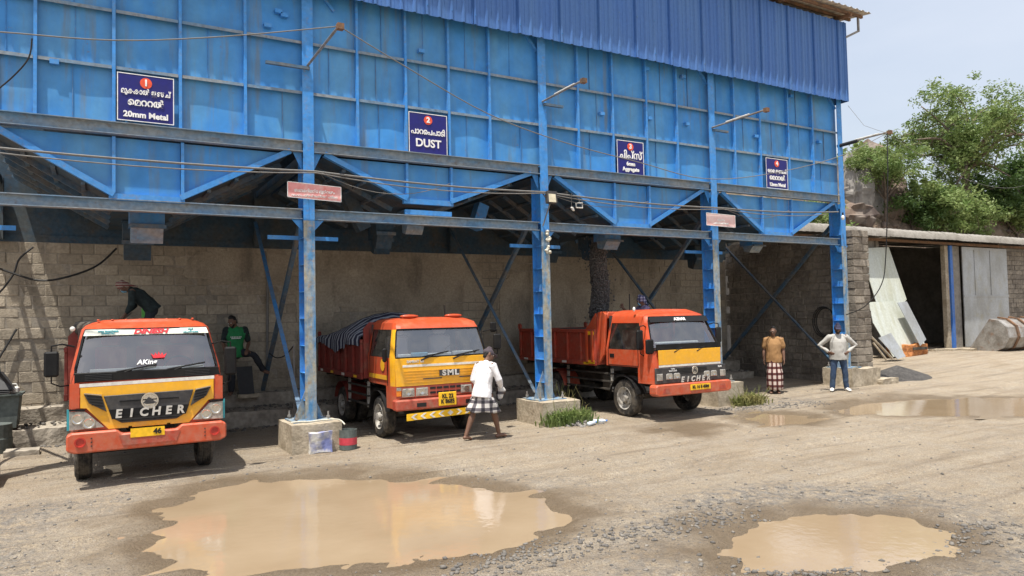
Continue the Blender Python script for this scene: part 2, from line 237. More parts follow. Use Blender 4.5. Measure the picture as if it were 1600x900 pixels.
# ------------------------------------------------------------------ mesh helpers
class MB:
    def __init__(s): s.v = []; s.f = []
    def add(s, vs, fs):
        o = len(s.v); s.v += [tuple(v) for v in vs]; s.f += [tuple(i+o for i in f) for f in fs]; return s
    def box(s, x0,x1,y0,y1,z0,z1):
        return s.add([(x0,y0,z0),(x1,y0,z0),(x1,y1,z0),(x0,y1,z0),(x0,y0,z1),(x1,y0,z1),(x1,y1,z1),(x0,y1,z1)],
                     [(0,3,2,1),(4,5,6,7),(0,1,5,4),(1,2,6,5),(2,3,7,6),(3,0,4,7)])
    def bar(s, a, b, wx, wy, up=(0,0,1)):
        """rectangular bar from a to b: wx across, wy along 'up'"""
        a = Vector(a); b = Vector(b); d = (b-a).normalized(); u = Vector(up); x = d.cross(u)
        if x.length < 1e-4: x = d.cross(Vector((1,0,0)))
        x.normalize(); y = x.cross(d).normalized(); x = x*wx/2; y = y*wy/2
        vs = [a-x-y,a+x-y,a+x+y,a-x+y,b-x-y,b+x-y,b+x+y,b-x+y]
        return s.add(vs, [(0,1,2,3),(7,6,5,4),(0,4,5,1),(1,5,6,2),(2,6,7,3),(3,7,4,0)])
    def angle(s, a, b, wd, t=0.012, up=(0,1,0)):
        """L-section bar: two thin legs"""
        a = Vector(a); b = Vector(b); d = (b-a).normalized(); u = Vector(up); x = d.cross(u).normalized(); y = x.cross(d).normalized()
        s.bar(a+x*wd/2, b+x*wd/2, wd, t, y); s.bar(a+y*(wd/2+t/2), b+y*(wd/2+t/2), t, wd, y); return s
    def tube(s, pts, r, n=8, closed=False, caps=True):
        pts = [Vector(p) for p in pts]; N = len(pts); rr = r if isinstance(r, (list,tuple)) else [r]*N
        ref = None; rings = []
        for i,p in enumerate(pts):
            t = (pts[(i+1)%N]-pts[i-1]) if closed else (pts[min(i+1,N-1)]-pts[max(i-1,0)])
            t.normalize()
            if ref is None:
                ref = t.orthogonal().normalized()
            ref = (ref - t*ref.dot(t)).normalized(); o = t.cross(ref)
            rings.append([p + ref*math.cos(2*math.pi*k/n)*rr[i] + o*math.sin(2*math.pi*k/n)*rr[i] for k in range(n)])
        vs = [v for ring in rings for v in ring]; fs = []
        M = N if closed else N-1
        for i in range(M):
            a = i*n; b = ((i+1)%N)*n
            for k in range(n): fs.append((a+k, a+(k+1)%n, b+(k+1)%n, b+k))
        if caps and not closed: fs.append(tuple(range(n-1,-1,-1))); fs.append(tuple((N-1)*n+k for k in range(n)))
        return s.add(vs, fs)
    def prism(s, poly, y0, y1, plane='xz'):
        """polygon in a plane, extruded from y0 to y1 along the other axis"""
        n = len(poly)
        def P(p, q): return (p[0],q,p[1]) if plane=='xz' else ((q,p[0],p[1]) if plane=='yz' else (p[0],p[1],q))
        vs = [P(p,y0) for p in poly]+[P(p,y1) for p in poly]
        fs = [tuple(range(n)), tuple(range(2*n-1,n-1,-1))]+[(i,i+n,(i+1)%n+n,(i+1)%n) for i in range(n)]
        return s.add(vs, fs)
    def lathe(s, prof, n=24, axis='x', c=(0,0,0)):
        """prof: (along axis, radius)"""
        vs=[]; fs=[]
        for (h,r) in prof:
            for k in range(n):
                a=2*math.pi*k/n; u=r*math.cos(a); v=r*math.sin(a)
                vs.append((c[0]+h,c[1]+u,c[2]+v) if axis=='x' else ((c[0]+u,c[1]+h,c[2]+v) if axis=='y' else (c[0]+u,c[1]+v,c[2]+h)))
        for i in range(len(prof)-1):
            for k in range(n): fs.append((i*n+k,i*n+(k+1)%n,(i+1)*n+(k+1)%n,(i+1)*n+k))
        return s.add(vs,fs)
    def ell(s, c, r, n=12, m=8):
        prof=[(-math.cos(math.pi*i/m)*r[2], max(1e-4,math.sin(math.pi*i/m))) for i in range(m+1)]
        vs=[];fs=[]
        for h,q in prof:
            for k in range(n):
                a=2*math.pi*k/n; vs.append((c[0]+q*r[0]*math.cos(a), c[1]+q*r[1]*math.sin(a), c[2]+h))
        for i in range(m):
            for k in range(n): fs.append((i*n+k,i*n+(k+1)%n,(i+1)*n+(k+1)%n,(i+1)*n+k))
        return s.add(vs,fs)
    def mesh(s, name, mat=None, smooth=False, bevel=0.0, off=(0,0,0), fix=True):
        me = bpy.data.meshes.new(name)
        me.from_pydata([(v[0]-off[0],v[1]-off[1],v[2]-off[2]) for v in s.v], [], s.f)
        if fix or bevel:
            bm = bmesh.new(); bm.from_mesh(me)
            if fix: bmesh.ops.recalc_face_normals(bm, faces=bm.faces)
            if bevel: 
                es=[e for e in bm.edges if len(e.link_faces)==2 and e.calc_face_angle(0)>0.6]
                bmesh.ops.bevel(bm, geom=es, offset=bevel, segments=1, affect='EDGES', clamp_overlap=True)
            bm.to_mesh(me); bm.free()
        if smooth: me.polygons.foreach_set('use_smooth', [True]*len(me.polygons))
        if mat: me.materials.append(MATS[mat] if isinstance(mat,str) else mat)
        return me
    def build(s, name, mat, parent=None, smooth=False, bevel=0.0, local=False, fix=True):
        """link as one mesh object; vertices are world coordinates unless local"""
        off = (0,0,0)
        if parent is not None and not local: off = WLOC[parent.name]
        me = s.mesh(name, mat, smooth, bevel, off, fix)
        o = bpy.data.objects.new(name, me); col.objects.link(o)
        if parent is not None: o.parent = parent
        WLOC[o.name] = off if (parent is not None) else (0,0,0)
        return o
WLOC = {}
def link(name, me, parent=None, loc=(0,0,0), rot=(0,0,0), scale=(1,1,1)):
    o = bpy.data.objects.new(name, me); col.objects.link(o); o.location = loc; o.rotation_euler = rot; o.scale = scale
    if parent is not None: o.parent = parent
    WLOC[o.name] = (0,0,0); return o
def tag(o, label=None, cat=None, group=None, kind=None):
    if label: o['label'] = label
    if cat: o['category'] = cat
    if group: o['group'] = group
    if kind: o['kind'] = kind
    return o
def thing(name, label, cat, loc=(0,0,0), rz=0.0, group=None):
    o = bpy.data.objects.new(name, None); col.objects.link(o); o.empty_display_size = 0.2
    o.location = loc; o.rotation_euler = (0,0,rz); WLOC[o.name] = tuple(loc)
    return tag(o, label, cat, group)
def solo(mb, name, mat, label, cat, base, group=None, kind=None, **kw):
    """a thing that is one mesh, its origin at its base"""
    me = mb.mesh(name, mat, kw.get('smooth',False), kw.get('bevel',0.0), base)
    o = link(name, me, None, base); return tag(o, label, cat, group, kind)
_tc = {}
TMP = bpy.data.scenes.new('workbench_scene')                 # a scratch scene: modifiers and fonts are evaluated there, away from the rest
def evaluated(o):
    TMP.collection.objects.link(o); vl = TMP.view_layers[0]; vl.update(); dg = vl.depsgraph
    me = bpy.data.meshes.new_from_object(o.evaluated_get(dg), depsgraph=dg); TMP.collection.objects.unlink(o); bpy.data.objects.remove(o); return me
def text_mesh(s, size, mat, bold=0.0, extrude=0.004, align='CENTER', shear=0.0, sx=1.0):
    key = (s,size,mat,bold,extrude,align,shear,sx)
    if key in _tc: return _tc[key]
    cu = bpy.data.curves.new('lettering','FONT'); cu.body = s; cu.size = size; cu.extrude = extrude; cu.offset = bold; cu.align_x = align; cu.align_y = 'CENTER'
    cu.shear = shear; cu.resolution_u = 3; cu.space_line = 0.9
    o = bpy.data.objects.new('lettering', cu); me = evaluated(o); bpy.data.curves.remove(cu); me.materials.clear(); me.materials.append(MATS[mat]); me.name = 'lettering'
    if sx != 1.0:
        for v in me.vertices: v.co.x *= sx
    _tc[key] = me; return me
def fit_text(s, size, width, mat, parent, loc, **kw):
    me = text_mesh(s, size, mat, **kw); w_ = max(v.co.x for v in me.vertices)-min(v.co.x for v in me.vertices)
    o = link('lettering', me, parent, loc, (R(90),0,0)); k = min(1.0, width/w_); o.scale = (k, max(k, 0.75*1.0), 1); return o
def text(s, size, mat, parent, loc, name='lettering', rot=(R(90),0,0), **kw):
    """loc in the parent's own space; faces -Y"""
    return link(name, text_mesh(s, size, mat, **kw), parent, loc, rot)
def sag(a, b, s, n=14):
    a=Vector(a); b=Vector(b); return [a.lerp(b,t/n)-Vector((0,0,s*4*(t/n)*(1-t/n))) for t in range(n+1)]
def spline(pts, n=6):
    P=[Vector(p) for p in pts]; out=[]
    for i in range(len(P)-1):
        p0=P[max(i-1,0)];p1=P[i];p2=P[i+1];p3=P[min(i+2,len(P)-1)]
        for k in range(n):
            t=k/n; out.append(0.5*((2*p1)+(p2-p0)*t+(2*p0-5*p1+4*p2-p3)*t*t+(3*p1-p0-3*p2+p3)*t**3))
    out.append(P[-1]); return out
# ------------------------------------------------------------------ the ground, puddles and loose stone
def vnoise(x, y, seed=0):
    xi=np.floor(x).astype(np.int64); yi=np.floor(y).astype(np.int64); xf=x-xi; yf=y-yi
    def h(a,b):
        n=(a*374761393+b*668265263+seed*974634777)&0x7fffffff; n=((n^(n>>13))*1274126177)&0x7fffffff; return ((n^(n>>16))&0xffff)/65535.0
    u=xf*xf*(3-2*xf); v=yf*yf*(3-2*yf)
    return (h(xi,yi)*(1-u)+h(xi+1,yi)*u)*(1-v)+(h(xi,yi+1)*(1-u)+h(xi+1,yi+1)*u)*v
def fbm(x,y,oct=4,seed=0):
    s=0;a=0.5
    for o in range(oct): s=s+a*(vnoise(x*2**o,y*2**o,seed+o)-0.5); a*=0.5
    return s
def sstep(a,b,x):
    t=np.clip((x-a)/(b-a),0,1); return t*t*(3-2*t)
def poly_sd(x,y,P):
    """signed distance to polygon, negative inside"""
    d=np.full(x.shape,1e9); ins=np.zeros(x.shape,bool); n=len(P)
    for i in range(n):
        ax,ay=P[i]; bx,by=P[(i+1)%n]; ex,ey=bx-ax,by-ay
        t=np.clip(((x-ax)*ex+(y-ay)*ey)/(ex*ex+ey*ey),0,1); d=np.minimum(d,np.hypot(x-ax-t*ex,y-ay-t*ey))
        c=((ay>y)!=(by>y)); xx=ax+(y-ay)*ex/(ey if abs(ey)>1e-9 else 1e-9); ins^=c&(x<xx)
    return np.where(ins,-d,d)
PUD = {'big':[(235,800),(300,764),(400,746),(560,741),(720,754),(850,775),(893,800),(840,832),(700,868),(640,893),(420,893),(280,891),(240,860)],
       'right':[(1125,862),(1160,822),(1264,794),(1440,800),(1490,832),(1450,862),(1380,887),(1226,896)],
       'thin':[(1158,652),(1190,644),(1262,648),(1278,655),(1255,662),(1190,662)],
       'long':[(1305,640),(1335,628),(1420,622),(1600,620),(1700,620),(1700,652),(1600,650),(1460,649),(1320,646)],
       'wet':[(1040,672),(1085,658),(1120,664),(1090,676)]}
PUDW = {k:[tuple(onZ(x,y,0.0)[:2]) for x,y in v] for k,v in PUD.items()}
def gbase(x,y):
    z = 0.13*sstep(9,15,x)*sstep(-2.6,-0.8,y) + 0.30*sstep(17,26,x)*sstep(-3,2,y)
    return z
def ground_h(x,y):
    near=np.clip(1.2-np.hypot(x-3,y+5)/60,0.15,1)
    z = gbase(x,y) + 0.05*fbm(x*0.45,y*0.45,3,1)*near + 0.035*fbm(x*2.1,y*2.1,4,5)*near
    # wheel ruts curving across the yard
    for k,(c0,c1,am) in enumerate([(-3.2,0.06,0.032),(-4.9,0.06,0.032),(-6.4,-0.05,0.026),(-8.1,-0.05,0.026),(-2.2,0.1,0.022)]):
        yc=c0+c1*(x-4)+0.35*np.sin(x*0.35+k); d=y-yc
        z -= am*np.exp(-(d/0.13)**2)*(0.6+0.8*vnoise(x*1.3,y*0+k,9)); z += 0.5*am*(np.exp(-((d-0.24)/0.08)**2)+np.exp(-((d+0.24)/0.08)**2))
    wet=np.zeros_like(x)
    for k,P in PUDW.items():
        sd=poly_sd(x,y,P)+0.75*fbm(x*1.1,y*1.1,5,11)*(1.0 if k in ('big','right') else 0.5)+0.28*fbm(x*5.5,y*5.5,4,17)
        dep=0.055 if k!='wet' else 0.03
        inside=sstep(0.22,-0.34,sd); z=z*(1-0.75*inside)+(-dep)*inside
        wet=np.maximum(wet, sstep(0.75,0.0,sd+0.6*fbm(x*3,y*3,4,3)))
    return z,wet
def axis(lo,hi,step,far):
    a=list(np.arange(lo,hi+1e-6,step)); s=step
    l=[];v=lo
    while v>-far: s*=1.35; v-=s; l.append(v)
    s=step; r=[];v=hi
    while v<far: s*=1.35; v+=s; r.append(v)
    return np.array(l[::-1]+a+r)
xs=axis(-6.5,17.0,0.055,900); ys=axis(-10.5,2.2,0.055,900)
GX,GY=np.meshgrid(xs,ys); GZ,GW=ground_h(GX,GY)
nx,ny=len(xs),len(ys)
me=bpy.data.meshes.new('ground')
co=np.stack([GX.ravel(),GY.ravel(),GZ.ravel()],1).astype(np.float32)
idx=(np.arange(ny-1)[:,None]*nx+np.arange(nx-1)[None,:]).ravel()
fa=np.stack([idx,idx+1,idx+nx+1,idx+nx],1).astype(np.int32)
me.vertices.add(len(co)); me.vertices.foreach_set('co',co.ravel()); me.loops.add(fa.size); me.loops.foreach_set('vertex_index',fa.ravel())
me.polygons.add(len(fa)); me.polygons.foreach_set('loop_start',np.arange(0,fa.size,4,dtype=np.int32)); me.update(); me.validate()
me.polygons.foreach_set('use_smooth',np.ones(len(fa),bool))
at=me.attributes.new('damp','FLOAT','POINT'); at.data.foreach_set('value',GW.ravel().astype(np.float32))
def grav_mask(x,y):
    """where crushed stone lies: bands round the puddles, the strip by the third truck, the near left corner"""
    m=0.25+0*x
    for P,k in ((PUDW['right'],0.9),(PUDW['big'],0.5)):
        sd=poly_sd(x,y,P); m=np.maximum(m,k*np.exp(-((sd-0.7)/0.7)**2))
    m=np.maximum(m,0.9*sstep(6.8,8.8,x)*sstep(14,11,x)*np.exp(-((y+0.9)/0.8)**2))
    m=np.maximum(m,0.75*sstep(-2.6,-4.0,x)*sstep(-1,-2.2,y))
    return m*(0.35+1.3*vnoise(x*0.9,y*0.9,21))
gm=me.attributes.new('stony','FLOAT','POINT'); gm.data.foreach_set('value',np.clip(grav_mask(GX,GY),0,1).ravel().astype(np.float32))
def ground_mat():
    m,n,l,p=_nodes('yard_dirt'); p.inputs['Specular IOR Level'].default_value=0.2
    g=n.new('ShaderNodeNewGeometry')
    def nz(s,d=8,r=0.6):
        t=n.new('ShaderNodeTexNoise'); t.inputs['Scale'].default_value=s; t.inputs['Detail'].default_value=d; t.inputs['Roughness'].default_value=r; l.new(g.outputs['Position'],t.inputs['Vector']); return t.outputs['Fac']
    def mr(s,a,b,c=0.0,d=1.0):
        t=n.new('ShaderNodeMapRange'); t.inputs['From Min'].default_value=a; t.inputs['From Max'].default_value=b; t.inputs['To Min'].default_value=c; t.inputs['To Max'].default_value=d; l.new(s,t.inputs['Value']); return t.outputs[0]
    def mix(f,a,b):
        t=n.new('ShaderNodeMix'); t.data_type='RGBA'; l.new(f,t.inputs['Factor'])
        for k,c in (('A',a),('B',b)):
            if isinstance(c,tuple): t.inputs[k].default_value=(*c,1)
            else: l.new(c,t.inputs[k])
        return t.outputs['Result']
    def attr(nm):
        t=n.new('ShaderNodeAttribute'); t.attribute_name=nm; return t.outputs['Fac']
    c=mix(mr(nz(0.5),0.35,0.65),(0.445,0.365,0.262),(0.350,0.278,0.192))
    c=mix(mr(nz(2.3),0.45,0.7),c,(0.42,0.36,0.28))
    mpg=n.new('ShaderNodeMapping'); mpg.inputs['Rotation'].default_value=(0,0,-0.12); mpg.inputs['Scale'].default_value=(0.22,2.6,1); l.new(g.outputs['Position'],mpg.inputs[0])
    tn=n.new('ShaderNodeTexNoise'); tn.inputs['Scale'].default_value=1.6; tn.inputs['Detail'].default_value=6; l.new(mpg.outputs[0],tn.inputs['Vector'])
    c=mix(mr(tn.outputs['Fac'],0.52,0.68,0,0.55),c,(0.48,0.41,0.31)); c=mix(mr(tn.outputs['Fac'],0.46,0.32,0,0.6),c,(0.215,0.165,0.115))
    c=mix(mr(nz(70,4),0.50,0.66,0,0.85),c,(0.135,0.11,0.085))
    c=mix(mr(nz(26,3,0.5),0.57,0.64,0,0.38),c,(0.21,0.17,0.13)); c=mix(mr(nz(41,3,0.5),0.60,0.66,0,0.6),c,(0.52,0.47,0.40))
    vor=n.new('ShaderNodeTexVoronoi'); vor.inputs['Scale'].default_value=38; l.new(g.outputs['Position'],vor.inputs['Vector'])
    gv=mix(vor.outputs['Color'],(0.30,0.275,0.24),(0.12,0.11,0.10))
    mm=n.new('ShaderNodeMath'); mm.operation='MULTIPLY'; l.new(attr('stony'),mm.inputs[0]); l.new(mr(nz(9),0.38,0.6),mm.inputs[1])
    c=mix(mm.outputs[0],c,gv)
    mw=n.new('ShaderNodeMath'); mw.operation='MULTIPLY'; mw.inputs[1].default_value=0.8; l.new(attr('damp'),mw.inputs[0])
    c=mix(mw.outputs[0],c,(0.155,0.112,0.068))
    l.new(c,p.inputs['Base Color']); l.new(mr(attr('damp'),0,1,0.95,0.38),p.inputs['Roughness'])
    b=n.new('ShaderNodeBump'); b.inputs['Strength'].default_value=1.0; b.inputs['Distance'].default_value=0.06; l.new(nz(24,10,0.7),b.inputs['Height'])
    b2=n.new('ShaderNodeBump'); b2.inputs['Strength'].default_value=0.55; b2.inputs['Distance'].default_value=0.012; l.new(vor.outputs['Distance'],b2.inputs['Height']); l.new(b.outputs[0],b2.inputs['Normal'])
    l.new(b2.outputs[0],p.inputs['Normal']); return m
me.materials.append(ground_mat()); tag(link('ground',me),kind='structure')
def water_mat():
    m,n,l,p=_nodes('muddy_water'); p.inputs['Base Color'].default_value=(0.40,0.275,0.155,1); p.inputs['Roughness'].default_value=0.045; p.inputs['IOR'].default_value=1.33
    g=n.new('ShaderNodeNewGeometry'); t=n.new('ShaderNodeTexNoise'); t.inputs['Scale'].default_value=1.1; t.inputs['Detail'].default_value=6; l.new(g.outputs['Position'],t.inputs['Vector'])
    mx=n.new('ShaderNodeMix'); mx.data_type='RGBA'; mx.inputs['A'].default_value=(0.345,0.268,0.18,1); mx.inputs['B'].default_value=(0.235,0.168,0.10,1); l.new(t.outputs['Fac'],mx.inputs['Factor']); l.new(mx.outputs['Result'],p.inputs['Base Color'])
    t2=n.new('ShaderNodeTexNoise'); t2.inputs['Scale'].default_value=9; t2.inputs['Detail'].default_value=4; l.new(g.outputs['Position'],t2.inputs['Vector'])
    b=n.new('ShaderNodeBump'); b.inputs['Strength'].default_value=0.10; b.inputs['Distance'].default_value=0.02; l.new(t2.outputs['Fac'],b.inputs['Height']); l.new(b.outputs[0],p.inputs['Normal']); MATS['muddy_water']=m
water_mat()
for k,P in PUDW.items():
    if k=='wet': continue
    cx=sum(p[0] for p in P)/len(P); cy=sum(p[1] for p in P)/len(P); mb=MB(); pts=[]
    for x,y in P:
        d=math.hypot(x-cx,y-cy); pts.append((x+(x-cx)/d*0.35,y+(y-cy)/d*0.35))
    mb.add([(x,y,-0.028) for x,y in pts],[tuple(range(len(pts)))])
    tag(mb.build('puddle','muddy_water'),kind='structure')
# loose stones, denser where the mask says so
ico_v=[];
t=(1+5**.5)/2
ico_v=np.array([(-1,t,0),(1,t,0),(-1,-t,0),(1,-t,0),(0,-1,t),(0,1,t),(0,-1,-t),(0,1,-t),(t,0,-1),(t,0,1),(-t,0,-1),(-t,0,1)])/1.9
ico_f=np.array([(0,11,5),(0,5,1),(0,1,7),(0,7,10),(0,10,11),(1,5,9),(5,11,4),(11,10,2),(10,7,6),(7,1,8),(3,9,4),(3,4,2),(3,2,6),(3,6,8),(3,8,9),(4,9,5),(2,4,11),(6,2,10),(8,6,7),(9,8,1)])
def stones(name,P,size,mat,label=None,cat=None,flat=0.65,parent=None,kind='stuff'):
    n=len(P); v=ico_v[None]*(1+0.35*(rng.random((n,12,1))-0.5)*1.6)
    v=v*size[:,None,None]*np.stack([np.ones(n),0.6+0.5*rng.random(n),flat*(0.6+0.6*rng.random(n))],1)[:,None,:]
    a=rng.random(n)*6.28; c,s_=np.cos(a)[:,None],np.sin(a)[:,None]; x=v[:,:,0]*c-v[:,:,1]*s_; y=v[:,:,0]*s_+v[:,:,1]*c
    v=np.stack([x,y,v[:,:,2]],2)+P[:,None,:]
    me=bpy.data.meshes.new(name); f=(ico_f[None]+12*np.arange(n)[:,None,None]).reshape(-1,3).astype(np.int32)
    me.vertices.add(n*12); me.vertices.foreach_set('co',v.reshape(-1).astype(np.float32)); me.loops.add(f.size); me.loops.foreach_set('vertex_index',f.ravel())
    me.polygons.add(len(f)); me.polygons.foreach_set('loop_start',np.arange(0,f.size,3,dtype=np.int32)); me.update(); me.validate(); me.materials.append(MATS[mat])
    o=link(name,me,parent); return tag(o,label,cat,None,kind)
cx=rng.uniform(-6,16,120000); cy=-10.3+12.5*rng.random(120000)
near=np.exp(-np.hypot(cx-CAM.x,cy-CAM.y)/7.5)*2.2
keep=rng.random(120000)<np.clip(grav_mask(cx,cy)**1.3*near,0,1)*0.40; cx,cy=cx[keep],cy[keep]
hz,hw=ground_h(cx,cy); ok=hw<0.97; cx,cy,hz=cx[ok],cy[ok],hz[ok]
sz=0.006+0.022*rng.random(len(cx))**4
half=len(cx)//2
stones('gravel',np.stack([cx,cy,hz+sz*0.15],1)[:half],sz[:half],'gravel','pale crushed stone scattered over the dirt yard','gravel')
stones('gravel',np.stack([cx,cy,hz+sz*0.15],1)[half:],sz[half:],'pebble_dark','dark grey crushed stone scattered over the dirt yard','gravel')
line=[(onZ(1180,893),onZ(1330,868)),(onZ(1330,868),onZ(1600,822)),(onZ(930,845),onZ(1180,800)),(onZ(700,897),onZ(930,850)),(onZ(1120,640),onZ(1290,632))]
PP=[]
for a,b in line:
    for q in range(380): t_=rng.random(); s_=rng.normal(0,0.20); PP.append((a.x+(b.x-a.x)*t_+rng.normal(0,.1),a.y+(b.y-a.y)*t_+s_))
PP=np.array(PP); hz,hw=ground_h(PP[:,0],PP[:,1]); sz=0.008+0.024*rng.random(len(PP))**2.5
stones('gravel',np.column_stack([PP,hz+sz*.2]),sz,'pebble_dark','bands of dark broken stone heaped along the puddle edges','gravel')
def gz(x,y): return float(ground_h(np.array([x]),np.array([y]))[0][0])
n=1600; sx=rng.uniform(-4.6,14.4,n); sy=np.where(rng.random(n)<.5,rng.normal(3.1,0.22,n),rng.normal(3.95,0.2,n)); sy=np.clip(sy,2.2,4.5); szz=np.where(sy>4.14,0.63,np.where(sy>3.26,0.35,0.01))
stones('spilt_aggregate',np.stack([sx,sy,szz],1),0.01+0.045*rng.random(n)**3,'pebble_dark','spilt aggregate lying along the steps at the foot of the block wall','aggregate')
#PART3
# ------------------------------------------------------------------ the aggregate bunker
D = 4.8645; YP = 0.10; YB = 4.58
COLX = [-D, 0.0, D, 2*D, 3*D]
RIBX = [[-4.01,-2.99,-2.05,-1.05],[0.89,1.83,2.72,3.62],[5.79,6.73,7.70,8.63],[10.53,11.45,12.52,13.49]]
ZB, ZM0, ZM1, ZR1, ZR2, ZC = 4.17, 5.13, 5.32, 6.20, 7.09, 7.93
bk = thing('aggregate_bunker','long blue steel aggregate bunker with four hoppers, corrugated cladding and open truck bays','bunker',(4.9,2.2,0.0))
def panel_mesh(x0,x1,z0,z1):
    """steel sheet, slightly buckled between its stiffeners"""
    nx_,nz_=7,6; vs=[];fs=[]; a=random.uniform(-0.012,0.010); b=random.uniform(-0.006,0.006); sx=random.uniform(0.3,0.7)
    for j in range(nz_):
        for i in range(nx_):
            u=i/(nx_-1); v=j/(nz_-1)
            vs.append((x0+u*(x1-x0),YP+a*math.sin(math.pi*u)*math.sin(math.pi*v)+b*math.sin(2*math.pi*u+sx)*math.sin(math.pi*v),z0+v*(z1-z0)))
    for j in range(nz_-1):
        for i in range(nx_-1): fs.append((j*nx_+i,j*nx_+i+1,(j+1)*nx_+i+1,(j+1)*nx_+i))
    return MB().add(vs,fs)
for b in range(4):
    L,Rr=COLX[b],COLX[b+1]; X=[L+0.0]+RIBX[b]+[Rr-0.0]
    for z0,z1 in ((ZM1-0.02,ZR1),(ZR1,ZR2),(ZR2,8.35)):
        for i in range(5):
            po=panel_mesh(X[i]+0.001,X[i+1]-0.001,z0+0.001,z1-0.001).build('panel','blue_panel',bk,smooth=True,fix=False)
            if random.random()<0.55:
                xs_=X[i]+(X[i+1]-X[i])*random.uniform(.35,.65); MB().box(xs_-.005,xs_+.005,YP-.016,YP+.01,z0+.01,z1-.01).build('weld_seam','blue_steel',po)
    for x in RIBX[b]:                                          # vertical angle stiffeners
        m=MB(); m.box(x-0.006,x+0.006,YP-0.085,YP-0.002,ZM1+0.002,8.35); m.box(x-0.006,x+0.04,YP-0.095,YP-0.0851,ZM1+0.002,8.35); m.build('vertical_rib','blue_bright',bk)
    for z in (ZR1,ZR2):                                        # horizontal flats between the vertical ones
        m=MB()
        for i in range(5):
            m.box(X[i]+0.045,X[i+1]-0.012,YP-0.075,YP-0.003,z-0.006,z+0.006); m.box(X[i]+0.045,X[i+1]-0.012,YP-0.082,YP-0.0751,z-0.045,z+0.006)
        m.build('horizontal_rib','grey_beam',bk)
    # mid beam: channel with flanges
    m=MB(); m.box(L+0.10,Rr-0.10,0.03,0.045,ZM0+0.012,ZM1-0.012); m.box(L+0.10,Rr-0.10,-0.05,0.098,ZM1-0.012,ZM1); m.box(L+0.10,Rr-0.10,-0.05,0.098,ZM0,ZM0+0.012); m.build('mid_beam','grey_beam',bk)
    m=MB(); m.box(L+0.10,Rr-0.10,0.09,0.102,3.975,4.125); m.box(L+0.10,Rr-0.10,0.02,0.17,4.125,4.14); m.box(L+0.10,Rr-0.10,0.02,0.17,3.96,3.975); m.build('lower_beam','grey_beam',bk)
    # hopper: trapezium front, trough running back
    xb0,xb1=RIBX[b][1]-0.0,RIBX[b][2]+0.03; xl,xr=L+0.30,Rr-0.30; zt=ZM0-0.03
    if b==1: zbot=4.40
    else: zbot=ZB
    MB().prism([(xl,zt),(xb0,zbot),(xb0,zt)],YP-0.003,YP+0.003).build('hopper_plate','blue_panel',bk)
    MB().prism([(xb0+0.012,zt),(xb0+0.012,zbot),(xb1-0.012,zbot),(xb1-0.012,zt)],YP-0.003,YP+0.003).build('hopper_plate','blue_panel',bk)
    MB().prism([(xb1,zt),(xb1,zbot),(xr,zt)],YP-0.003,YP+0.003).build('hopper_plate','blue_panel',bk)
    for x in (xb0,xb1):
        m=MB(); m.box(x-0.006,x+0.006,YP-0.08,YP-0.004,zbot+0.05,zt); m.box(x-0.006,x+0.04,YP-0.09,YP-0.0801,zbot+0.05,zt); m.build('hopper_rib','blue_bright',bk)
    for p,q in (((xl-0.02,zt),(xb0,zbot)),((xb1,zbot),(xr+0.02,zt))):      # sloping edge channel
        d=Vector((q[0]-p[0],0,q[1]-p[1])).normalized(); nn=Vector((-d.z,0,d.x))
        m=MB(); m.bar((p[0],YP-0.045,p[1]),(q[0],YP-0.045,q[1]),0.10,0.012,nn); m.bar(Vector((p[0],YP-0.09,p[1]))+nn*0.04,Vector((q[0],YP-0.09,q[1]))+nn*0.04,0.012,0.09,nn); m.build('hopper_edge','blue_bright',bk)
    MB().box(xb0-0.05,xb1+0.05,YP-0.07,YP+0.02,zbot-0.05,zbot+0.05).build('hopper_sill','blue_bright',bk)
    if b==1: MB().box(xb0-0.02,xb1+0.02,YP-0.05,YP+0.01,4.15,4.24).build('hopper_sill','blue_bright',bk); 
    # trough plates running to the back
    zb=zbot
    for (xa,za,xc,zc) in ((xl,zt,xb0,zb),(xb1,zb,xr,zt),(xb0,zb,xb1,zb)):
        d=Vector((xc-xa,0,zc-za)); nn=Vector((-d.z,0,d.x)).normalized()*0.006
        MB().add([(xa-nn.x,YP+0.006,za-nn.z),(xc-nn.x,YP+0.006,zc-nn.z),(xc-nn.x,YB,zc-nn.z),(xa-nn.x,YB,za-nn.z),(xa+nn.x,YP+0.006,za+nn.z),(xc+nn.x,YP+0.006,zc+nn.z),(xc+nn.x,YB,zc+nn.z),(xa+nn.x,YB,za+nn.z)],
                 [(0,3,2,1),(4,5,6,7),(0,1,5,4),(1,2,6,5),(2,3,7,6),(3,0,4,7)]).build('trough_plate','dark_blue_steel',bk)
    for (xa,za,xc,zc) in ((xl,zt,xb0,zb),(xr,zt,xb1,zb)):
        s=1 if xc>xa else -1
        for k in range(1,6):
            y=YP+k*0.72; MB().bar((xa,y,za-0.055),(xc,y,zc-0.055),0.05,0.09).build('trough_stiffener','brace_steel',bk)
        for k in (0.25,0.5,0.75):
            x=xa+(xc-xa)*k; z=za+(zc-za)*k; MB().bar((x,YP+0.05,z-0.035),(x,YB,z-0.035),0.06,0.05).build('trough_stiffener','brace_steel',bk)
    MB().prism([(xl,zt),(xb0,zb),(xb1,zb),(xr,zt)],YB-0.006,YB).build('trough_end_plate','dark_blue_steel',bk)
